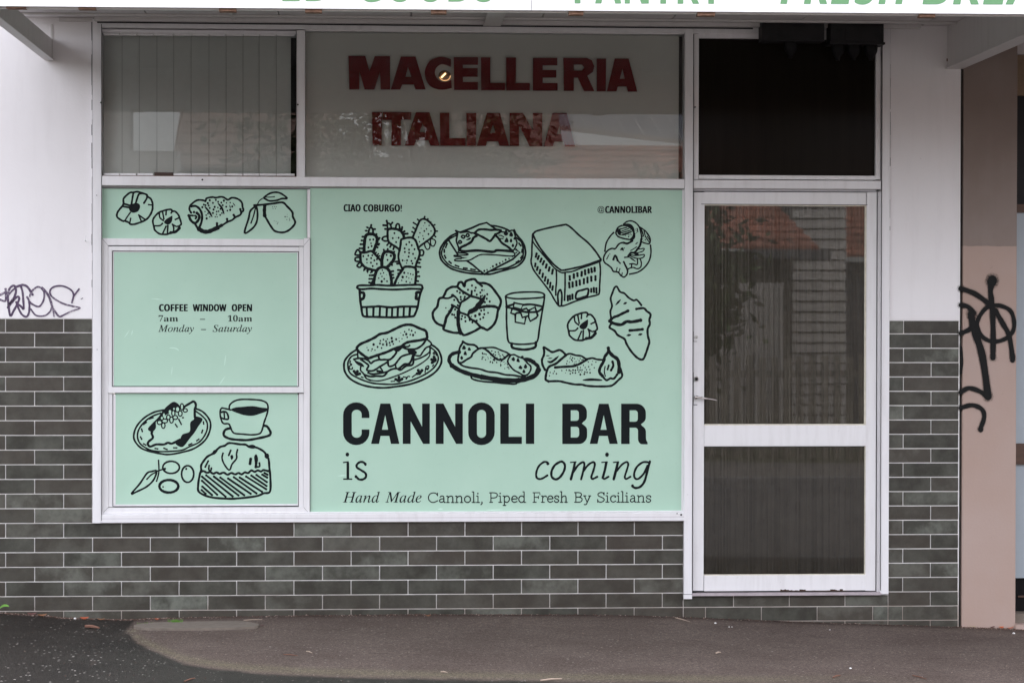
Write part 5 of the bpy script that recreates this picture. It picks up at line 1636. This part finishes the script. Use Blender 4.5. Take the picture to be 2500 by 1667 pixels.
# ---------------------------------------------------------------- small lamp glowing behind the red letters
lamp = empty('globe_lamp', 'small warm glowing lamp seen in the opening of the red letter C', 'lamp')
p = W(1086, 185, 0.06)
M['lampglass'] = mat_plain('amber_glass', (0.22, 0.15, 0.10), 0.15, spec=0.6)
o = MB(); o.lathe((p.x, 0.062, p.z), [(0.001, -0.028), (0.018, -0.024), (0.030, -0.012), (0.034, 0.0), (0.030, 0.014), (0.018, 0.024), (0.006, 0.028)], 20)
for i, v in enumerate(o.v): o.v[i] = (v[0], 0.066 + (v[1] - 0.062) * 0.22, v[2])
o.build('lamp_globe', M['lampglass'], lamp, smooth=True)
m, t_, pp = nodes('filament_glow')
pp.inputs['Base Color'].default_value = (0.9, 0.6, 0.3, 1)
pp.inputs['Emission Color'].default_value = (1.0, 0.62, 0.28, 1)
pp.inputs['Emission Strength'].default_value = 0.5
o = MB(); a, b_ = W(1077.5, 190, 0.054), W(1088, 179.5, 0.054)
o.cyl((a.x, 0.054, a.z), (b_.x, 0.054, b_.z), 0.0042, seg=8)
o.build('filament', m, lamp)
m2, t_, pp = nodes('rim_glow')
pp.inputs['Base Color'].default_value = (0.6, 0.35, 0.2, 1)
pp.inputs['Emission Color'].default_value = (1.0, 0.55, 0.25, 1)
pp.inputs['Emission Strength'].default_value = 0.14
o = MB()
prev = None
for k in range(11):
    an = rad(200 + 16 * k); q = (p.x + 0.030 * math.cos(an), 0.056, p.z + 0.028 * math.sin(an))
    if prev: o.cyl(prev, q, 0.0022, seg=6)
    prev = q
o.build('lit_rim', m2, lamp)

# ---------------------------------------------------------------- things at the foot of the wall
def gpt(px, py):
    """a point of the footpath below a pixel"""
    q = G(px, py, 0.0)
    for _ in range(4): q = G(px, py, ground_z(q.x, min(0.0, q.y)))
    return q
cs = MB()
ring = [gpt(*p_) for p_ in smooth([(326, 1533), (345, 1526.5), (400, 1523), (500, 1521), (580, 1520.5), (615, 1524), (632, 1529), (618, 1534), (560, 1537), (460, 1538.5), (360, 1538)], True, 3)]
n0 = len(ring); c0 = sum((Vector(r) for r in ring), Vector()) / n0
cs.v = [(c0.x, c0.y, c0.z + 0.014)] + [(r.x, r.y, r.z + 0.012) for r in ring] + [(r.x, r.y, r.z - 0.02) for r in ring]
for i in range(n0):
    j = (i + 1) % n0
    cs.f.append((0, 1 + i, 1 + j)); cs.c.append(None)
    cs.f.append((1 + i, 1 + n0 + i, 1 + n0 + j, 1 + j)); cs.c.append(None)
tag(cs.build('concrete_patch', M['concrete'], fixn=True), 'long rounded pale concrete patch set in the asphalt at the foot of the tiled wall', 'concrete patch')

def grass(px0, px1, py, n_, h, label, seed):
    random.seed(seed); o = MB()
    for i in range(n_):
        q = gpt(random.gauss((px0 + px1) / 2, (px1 - px0) / 5), py + random.uniform(-1, 1))
        hh = h * random.uniform(0.4, 1.0); dx = random.uniform(-0.6, 0.6) * hh; dy = random.uniform(-0.4, 0.2) * hh
        w_ = 0.0012
        a = Vector((q.x - w_, q.y, q.z)); b = Vector((q.x + w_, q.y, q.z)); m_ = Vector((q.x + dx * 0.4, q.y + dy * 0.4, q.z + hh * 0.7)); t__ = Vector((q.x + dx, q.y + dy, q.z + hh * 0.9))
        o.quad(a, b, m_ + Vector((w_ * 0.8, 0, 0)), m_ - Vector((w_ * 0.8, 0, 0)))
        o.quad(m_ - Vector((w_ * 0.8, 0, 0)), m_ + Vector((w_ * 0.8, 0, 0)), t__ + Vector((0.0002, 0, 0)), t__)
    return tag(o.build('grass_tuft', M['leaf']), label, 'grass', 'grass growing from the wall joint')
grass(405, 450, 1523, 110, 0.034, 'bright green grass tuft growing behind the concrete patch by the wall', 1)
grass(335, 375, 1526, 34, 0.020, 'sparse small grass tuft at the left end of the concrete patch', 2)

# broad weed leaf at the left edge
def leaf(name, mat, px, py, L, wd, ang, lift, label, cat, group=None, curl=0.25, tilt=0.0):
    q = gpt(px, py); o = MB(); n_ = 9
    ca, sa = math.cos(ang), math.sin(ang)
    for i in range(n_):
        t = i / (n_ - 1); wv = wd * math.sin(math.pi * min(1, t * 0.93 + 0.05)) ** 0.8
        for s in (-1, 0, 1):
            u = (t - 0.5) * L; v = s * wv / 2
            z = lift + curl * L * (t - 0.5) ** 2 + abs(s) * wd * 0.14 + tilt * v
            o.v.append((q.x + u * ca - v * sa, q.y + u * sa + v * ca, q.z + z))
    for i in range(n_ - 1):
        for s in range(2):
            a = i * 3 + s
            o.f.append((a, a + 3, a + 4, a + 1)); o.c.append(None)
    return tag(o.build(name, mat, smooth=True), label, cat, group)
M['bigleaf'] = mat_plain('broad_green_leaf', (0.13, 0.30, 0.05), 0.35, var=0.2, scale=25)
wq = gpt(-14, 1499)
o = MB()
def blade(o, base, tip, wd, up):
    base, tip = Vector(base), Vector(tip); n_ = 10; d_ = tip - base
    side = Vector((0.35, -0.4, 0.8)).cross(d_).normalized(); k0 = len(o.v)
    for i in range(n_):
        t = i / (n_ - 1); wv = wd * math.sin(math.pi * min(1, t * 0.9 + 0.06)) ** 0.7
        c = base + d_ * t + Vector((0, 0, up * math.sin(math.pi * t)))
        for s in (-1, 0, 1): o.v.append(tuple(c + side * (s * wv / 2) + Vector((0, 0, -0.004 if s == 0 else 0))))
    for i in range(n_ - 1):
        for s in range(2):
            a = k0 + i * 3 + s; o.f.append((a, a + 3, a + 4, a + 1)); o.c.append(None)
base = (wq.x, -0.06, wq.z)
weed = empty('weed_plant', 'broad leaved green weed at the foot of the tiles on the far left edge', 'plant')
for tipx, tipy, w_ in ((22, 1479, 0.028), (-30, 1462, 0.030), (-60, 1485, 0.026)):
    tp = W(tipx, tipy, -0.09); o = MB(); blade(o, base, tp, w_, 0.02); o.build('leaf', M['bigleaf'], weed, smooth=True)

LFM = [mat_plain('dry_leaf_red', (0.30, 0.075, 0.035), 0.6, var=0.3, scale=40), mat_plain('dry_leaf_brown', (0.20, 0.095, 0.05), 0.7, var=0.3, scale=40), mat_plain('dry_leaf_yellow', (0.42, 0.40, 0.05), 0.6, var=0.2, scale=40),
       mat_plain('dry_leaf_dark', (0.09, 0.04, 0.035), 0.7, var=0.3, scale=40), mat_plain('dry_leaf_orange', (0.46, 0.11, 0.04), 0.6, var=0.3, scale=40)]
GL = 'dead leaves along the foot of the wall'
LV = [(78, 1502, 0.050, 3, 'dark maroon dead leaf lying highest on the left, under the second tile joint'), (103, 1505, 0.050, 1, 'golden brown curled leaf right of the maroon leaf at the left wall foot'),
      (206, 1512, 0.045, 0, 'rust red dead leaf at the wall foot left of the concrete patch'), (247, 1515, 0.040, 1, 'pale brown leaf scrap just left of the concrete patch'),
      (384, 1514, 0.030, 0, 'small reddish leaf above the concrete patch at the wall foot'), (2377, 1531, 0.036, 2, 'yellow green fallen leaf below the pink pillar'),
      (2396, 1531.5, 0.036, 4, 'bright orange red leaf right beside the yellow leaf below the pink pillar'), (2445, 1534, 0.030, 4, 'orange leaf scrap near the right foot of the pink pillar'),
      (2466, 1534.5, 0.036, 4, 'red orange leaf at the right corner of the pink pillar'), (2422, 1533, 0.030, 3, 'dark leaf between the orange ones below the pink pillar'),
      (640, 1530, 0.022, 3, 'small dark leaf at the right tip of the concrete patch'), (1045, 1505.5, 0.03, 1, 'thin brown leaf in the dust under the middle of the big poster')]
random.seed(17)
for (px, py, L, mi, lb) in LV:
    leaf('fallen_leaf', LFM[mi], px, py, L, L * 0.42, random.uniform(-0.4, 0.4), 0.006, lb, 'leaf', GL, 0.5, random.uniform(0.2, 0.6))

M['twig'] = mat_plain('pale_twig', (0.42, 0.33, 0.26), 0.8, var=0.2, scale=60)
M['twigd'] = mat_plain('brown_twig', (0.16, 0.08, 0.055), 0.8, var=0.2, scale=60)
TW = [((1648, 1508), (1684, 1518), 0.0028, 'twig', 'pale curved twig on the asphalt right below the door mullion'), ((1076, 1640), (1092, 1642), 0.003, 'twig', 'short pale stick on the pavement under the middle of the big poster'),
      ((1320, 1662), (1372, 1658), 0.004, 'twig', 'longest pale stick at the bottom edge of the pavement'), ((748, 1590), (762, 1594), 0.0026, 'twig', 'small pale stick at mid pavement below the coffee window corner'),
      ((450, 1664), (476, 1656), 0.0035, 'twigd', 'brown stick on the wet asphalt at the bottom left'), ((692, 1598), (727, 1601), 0.0028, 'twigd', 'thin reddish brown stick in the dry asphalt left of the pale one'),
      ((1748, 1595), (1760, 1593.5), 0.004, 'twig', 'tiny tan wood chip on the pavement below the door'), ((2228, 1649), (2262, 1658), 0.003, 'twigd', 'dark twig at the lower right edge of the dry pavement'),
      ((2034, 1655), (2052, 1650), 0.005, 'twigd', 'dark brown stub at the bottom below the right door jamb'), ((595, 1514), (640, 1512.5), 0.0022, 'twig', 'thin straw lying above the right end of the concrete patch'),
      ((208, 1532), (242, 1536), 0.009, 'twigd', 'flat brown bark strip on the wet asphalt left of the concrete patch')]
for (a, b_, r, mt, lb) in TW:
    p0, p1 = gpt(*a), gpt(*b_); mid = (p0 + p1) / 2 + Vector((0, 0.01, r * 1.2))
    o = MB(); up = Vector((0, 0, r))
    o.cyl(p0 + up, mid, r * 0.8, r, 6); o.cyl(mid, p1 + up, r, r * 0.5, 6)
    tag(o.build('twig', M[mt]), lb, 'twig', 'sticks lying on the pavement')
M['white'] = mat_plain('white_scrap', (0.75, 0.74, 0.72), 0.6, var=0.05)
for (px, py, r, lb) in ((1746.5, 1521, 0.0065, 'largest white scrap on the pavement below the door'), (1780, 1530, 0.0042, 'left one of two tiny white scraps side by side below the door'), (1787, 1530, 0.0038, 'right one of two tiny white scraps side by side below the door'),
                    (2026, 1537, 0.004, 'small white scrap below the right door jamb'), (2076, 1631, 0.006, 'white chip on the pavement below the right tiled pier'), (183, 1510, 0.008, 'white pebble at the wall foot on the left'), (2475, 1546, 0.008, 'white chip in front of the pink pillar corner')):
    q = gpt(px, py); o = MB(); o.lathe((q.x, q.y, q.z), [(r, 0), (r * 0.8, r * 0.6), (r * 0.2, r * 0.9), (0.0001, r * 0.92)], 7)
    tag(o.build('litter_scrap', M['white']), lb, 'scrap', 'white scraps on the pavement')
# uncountable dust, leaf bits and gravel along the wall joint
random.seed(31)
DB = [mat_plain('debris_brown', (0.10, 0.055, 0.04), 0.9, var=0.4, scale=90), mat_plain('debris_pale', (0.34, 0.26, 0.22), 0.9, var=0.4, scale=90)]
for k, mt in enumerate(DB):
    o = MB()
    for i in range(2600 if k == 0 else 900):
        if random.random() < 0.75:
            px = random.choice([random.uniform(0, 700), random.uniform(0, 430), random.uniform(700, 1300), random.uniform(2340, 2500), random.uniform(1300, 2340)])
            x_ = W(px, 1500).x; y_ = -abs(random.gauss(0, 0.035)) - 0.004
        else:
            x_ = random.uniform(-3, 3); y_ = random.uniform(-2.2, -0.05)
        z_ = ground_z(x_, y_); s_ = random.uniform(0.0015, 0.0075 if y_ > -0.06 else 0.0045) * (0.7 if y_ < -0.2 else 1); an = random.uniform(0, 3.14); asp = random.uniform(0.3, 1)
        c_, d_ = math.cos(an) * s_, math.sin(an) * s_; h_ = random.uniform(0.001, 0.006)
        o.quad((x_ - c_, y_ - d_, z_ + 0.001), (x_ + d_ * asp, y_ - c_ * asp, z_ + h_ * 0.6), (x_ + c_, y_ + d_, z_ + h_), (x_ - d_ * asp, y_ + c_ * asp, z_ + h_ * 0.5))
    tag(o.build('pavement_debris', mt), ('dark' if k == 0 else 'pale') + ' dust and crumbs scattered along the foot of the wall', 'debris', kind='stuff')

# ---------------------------------------------------------------- across the street (seen mirrored in the glass)
def R(px, py, L):
    """point at distance L in front of the facade that is seen mirrored at a pixel"""
    w = W(px, py, L); return Vector((w.x, -L, w.z))
M['terra'] = mat_plain('terracotta_tile', (0.17, 0.06, 0.036), 0.8, var=0.6, scale=2.2)
M['wboard'] = mat_plain('weatherboard', (0.25, 0.235, 0.22), 0.7, var=0.08)
M['bluemetal'] = mat_plain('grey_metal_roof', (0.10, 0.108, 0.125), 0.7, var=0.08)
M['gutter'] = mat_plain('dark_gutter', (0.05, 0.05, 0.055), 0.5)
M['paling'] = mat_plain('paling', (0.13, 0.118, 0.10), 0.85, var=0.3, scale=6)
M['foliage'] = mat_plain('dark_foliage', (0.040, 0.060, 0.020), 0.6, var=0.5, scale=6)
M['bark'] = mat_plain('bark', (0.10, 0.075, 0.055), 0.9, var=0.3, scale=8)
def tiled_roof(parent, xa, xb, y0, z0, y1, z1, xa1=None, xb1=None, mat='terra', name='roof', rows=None):
    """courses of tiles, each a step; front edge y0,z0 rises back to y1,z1"""
    xa1 = xa if xa1 is None else xa1; xb1 = xb if xb1 is None else xb1
    L = math.hypot(y1 - y0, z1 - z0); rows = rows or max(3, int(L / 0.34)); o = MB()
    for i in range(rows):
        t0, t1 = i / rows, (i + 1) / rows
        pa = (xa + (xa1 - xa) * t0, y0 + (y1 - y0) * t0, z0 + (z1 - z0) * t0 + 0.05)
        pb = (xb + (xb1 - xb) * t0, pa[1], pa[2])
        pc = (xb + (xb1 - xb) * t1, y0 + (y1 - y0) * t1, z0 + (z1 - z0) * t1 + 0.01)
        pd = (xa + (xa1 - xa) * t1, pc[1], pc[2])
        o.quad(pa, pb, pc, pd)
        o.quad((pa[0], pa[1], pa[2] - 0.05), (pb[0], pb[1], pb[2] - 0.05), pb, pa)
    return o.build(name, M[mat], parent)
h1 = empty('tiled_house', 'low house with orange terracotta roof and weatherboard side seen mirrored in the door glass', 'house')
ya = -20.0
e0, e1 = R(1240, 606, 20.0), R(2000, 606, 20.0)
tiled_roof(h1, e0.x, e1.x, ya, e0.z, ya - 5.0, e0.z + 1.85, e0.x, R(1750, 500, 25).x)
gtr = MB(); gtr.box(R(1838, 610, 20).x, e1.x + 0.15, ya - 0.05, ya + 0.12, e0.z - 0.14, e0.z - 0.01); gtr.build('gutter', M['gutter'], h1)
wl_ = MB(); wl_.box(e0.x, R(1930, 700, 20.6).x, -25.0, -20.6, -0.3, e0.z - 0.02); wl_.build('wall', M['paling'], h1)
h2 = empty('weatherboard_house', 'taller grey weatherboard house with metal roof standing behind the tiled one across the street', 'house')
xa, xb = R(1935, 700, 21.5).x, R(2066, 700, 21.5).x
o = MB()
for i in range(38): o.box(xa, xb, -26, -21.5 + 0.0, -0.3 + i * 0.155, -0.3 + (i + 1) * 0.155 - 0.02); 
for v in range(0, len(o.v), 8):
    for q in (0, 1): o.v[v + q] = (o.v[v + q][0], -26, o.v[v + q][2])
    for q in (2, 3): o.v[v + q] = (o.v[v + q][0], -21.5 + 0.022, o.v[v + q][2])
o.build('wall', M['wboard'], h2)
MB().box(xa + 0.01, xb - 0.01, -25.9, -21.58, -0.3, 5.5).build('wall_core', M['gutter'], h2)
xc = R(2125, 700, 23).x
o = MB(); o.box(xb, xc + 14, -27, -23, -0.3, R(2100, 640, 23).z); o.build('side_wall', M['gutter'], h2)
tiled_roof(h2, xb, xc + 14, -22.8, R(2100, 628, 22.8).z, -26, R(2100, 628, 22.8).z + 1.2)
# metal roof above the terracotta one
pa, pb = R(1300, 302, 28), R(1720, 352, 28)
o = MB()
n_ = 26; xl_, xr_ = R(1300, 300, 28).x, R(2100, 300, 28).x + 3
zsl = (pb.z - pa.z) / (pb.x - pa.x)
for i in range(n_):
    a = xl_ + (xr_ - xl_) * i / n_; b_ = xl_ + (xr_ - xl_) * (i + 1) / n_
    za, zb_ = pa.z + zsl * (a - pa.x), pa.z + zsl * (b_ - pa.x)
    o.quad((a, -28, za), (b_ - 0.03, -28, zb_), (b_ - 0.03 - 0.5, -33, zb_ + 2.2), (a - 0.5, -33, za + 2.2))
    o.quad((b_ - 0.03, -28, zb_ + 0.03), (b_, -28, zb_ + 0.03), (b_ - 0.5, -33, zb_ + 2.23), (b_ - 0.53, -33, zb_ + 2.23))
o.build('roof', M['bluemetal'], h2)
o = MB()
for i in range(n_):
    a = xl_ + (xr_ - xl_) * i / n_; b_ = xl_ + (xr_ - xl_) * (i + 1) / n_
    za, zb_ = pa.z + zsl * (a - pa.x), pa.z + zsl * (b_ - pa.x)
    o.quad((a, -27.95, za - 0.06), (b_, -27.95, zb_ - 0.06), (b_, -27.95, zb_ + 0.03), (a, -27.95, za + 0.03))
o.build('barge_board', M['wboard'], h2)
tiled_roof(h2, xl_, xr_, -25.5, R(1500, 430, 25.5).z, -27.9, pb.z - 0.12, name='lower_roof')
# houses to the left
h3 = empty('rendered_house', 'pale rendered house with brown tiled roof across the street, left of the tree', 'house')
xL0, xL1 = R(-900, 400, 23).x, R(316, 400, 23).x
MB().box(xL0, xL1, -23.5, -23, -0.3, R(200, 250, 23).z).build('wall', M['wboard'], h3)
M['rbrown'] = mat_plain('brown_roof_tile', (0.11, 0.07, 0.055), 0.8, var=0.4, scale=3)
tiled_roof(h3, xL0 - 0.3, xL1 - 1.5, -22.4, R(200, 345, 22.7).z - 0.3, -23.0, R(200, 345, 22.7).z + 0.1, mat='rbrown', name='porch_roof')
gw = MB(); gw.box(R(290, 400, 21.5).x, R(440, 400, 21.5).x, -21.7, -21.5, -0.3, R(370, 368, 21.5).z)
tag(gw.build('boundary_wall', M['wboard']), 'plain wall closing the gap between two houses across the street', 'wall')
h4 = empty('brick_house', 'dim brick house with tiled roof between two trees across the street', 'house')
xL0, xL1 = R(423, 400, 22).x, R(826, 400, 22).x
M['brick'] = mat_plain('red_brick', (0.17, 0.10, 0.08), 0.85, var=0.35, scale=14, stretch=(1, 1, 3))
MB().box(xL0, xL1, -28, -22, -0.3, R(600, 400, 22).z).build('wall', M['brick'], h4)
tiled_roof(h4, xL0, xL1, -21.7, R(600, 410, 21.7).z, -26, R(600, 410, 21.7).z + 2.8, mat='rbrown')
h5 = empty('gable_house', 'dull reddish gabled house behind the tree across the street', 'house')
xL0, xL1 = R(1095, 400, 24).x, R(1330, 400, 24).x
MB().box(xL0, xL1, -29, -24, -0.3, R(1200, 380, 24).z).build('wall', M['brick'], h5)
tiled_roof(h5, xL0 - 0.2, xL1 + 0.3, -23.7, R(1200, 395, 23.7).z, -27.5, R(1200, 395, 23.7).z + 2.4, mat='rbrown')
xL0, xL1 = R(820, 500, 24).x, R(1100, 500, 24).x
h6 = empty('low_shed', 'low shed with tiled roof under the tree across the street', 'shed')
MB().box(xL0, xL1, -29, -24, -0.3, R(950, 430, 24).z).build('wall', M['brick'], h6)
tiled_roof(h6, xL0, xL1, -23.8, R(950, 440, 23.8).z, -26.5, R(950, 385, 26.5).z, mat='rbrown')

def tree(name, label, cx, cy, z0, z1, rx, n_, seed, lw=0.11):
    random.seed(seed)
    e = empty(name, label, 'tree', 'trees across the street')
    t = MB(); t.cyl((cx, cy, -0.3), (cx + 0.1, cy, z0 + 0.6), 0.16, 0.11, 10)
    for k in range(6):
        an = k * 1.05 + seed; zz = z0 + random.uniform(-0.3, 0.8)
        t.cyl((cx + 0.08, cy, zz), (cx + rx * 0.6 * math.cos(an), cy + rx * 0.6 * math.sin(an), zz + (z1 - z0) * 0.45), 0.07, 0.02, 7)
    t.build('trunk', M['bark'], e)
    o = MB(); cl_ = []
    for k in range(60):
        a = random.uniform(0, 6.28); r = rx * math.sqrt(random.random()); z = random.uniform(z0, z1)
        kf = 1 - abs((z - (z0 + z1) / 2) / ((z1 - z0) / 2)) ** 2.5 * 0.6
        cl_.append((cx + r * math.cos(a) * kf, cy + r * math.sin(a) * kf, z, random.uniform(0.25, 0.6)))
    for i in range(n_):
        c = random.choice(cl_); g_ = [random.gauss(0, c[3] * 0.55) for _ in range(3)]
        p_ = Vector((c[0] + g_[0], c[1] + g_[1], c[2] + g_[2] * 0.8))
        u = Vector((random.gauss(0, 1), random.gauss(0, 1), random.gauss(0, 0.7))).normalized() * lw * random.uniform(0.5, 1)
        v = u.orthogonal().normalized() * lw * 0.35
        o.quad(p_ - u, p_ + v, p_ + u, p_ - v)
    o.build('crown', M['foliage'], e)
c = R(965, 330, 17.5); tree('street_tree', 'tree with loose crown letting the sky through, mirrored left of the word ITALIANA', c.x + 0.25, -17.5, 2.6, 6.2, 1.5, 8500, 5, 0.085)
c = R(1720, 660, 15.5); tree('street_tree', 'dark leafy tree mirrored at the left of the door glass', c.x - 0.45, -15.6, 1.0, 3.1, 0.7, 5000, 7)
c = R(470, 330, 18); tree('street_tree', 'small tree mirrored behind the vertical blind window', c.x + 1.1, -18, 2.4, 5.6, 0.7, 1500, 12)
# paling fence
fe = empty('picket_fence', 'grey timber paling fence across the street mirrored low in the door glass', 'fence')
o = MB(); x_ = R(1700, 900, 14.5).x - 1.5; xe = R(2150, 900, 14.5).x + 3
random.seed(9)
while x_ < xe:
    o.box(x_, x_ + 0.085, -14.52, -14.50, -0.1, 1.15 + random.uniform(-0.03, 0.03)); x_ += 0.15
o.build('palings', M['paling'], fe)
MB().box(R(1700, 900, 14.5).x - 1.5, xe, -14.56, -14.52, 0.25, 0.33).box(R(1700, 900, 14.5).x - 1.5, xe, -14.56, -14.52, 0.9, 0.98).build('rail', M['paling'], fe)
gh = MB()
xa, xb = R(1745, 800, 17.5).x, R(1915, 800, 17.5).x
for i in range(14):
    a = xa + (xb - xa) * i / 14; gh.box(a, a + (xb - xa) / 14 - 0.012, -19.5, -17.5, -0.2, R(1800, 690, 17.5).z)
tag(gh.build('garage', M['wboard']), 'small grey boarded garage across the street mirrored in the door', 'garage')
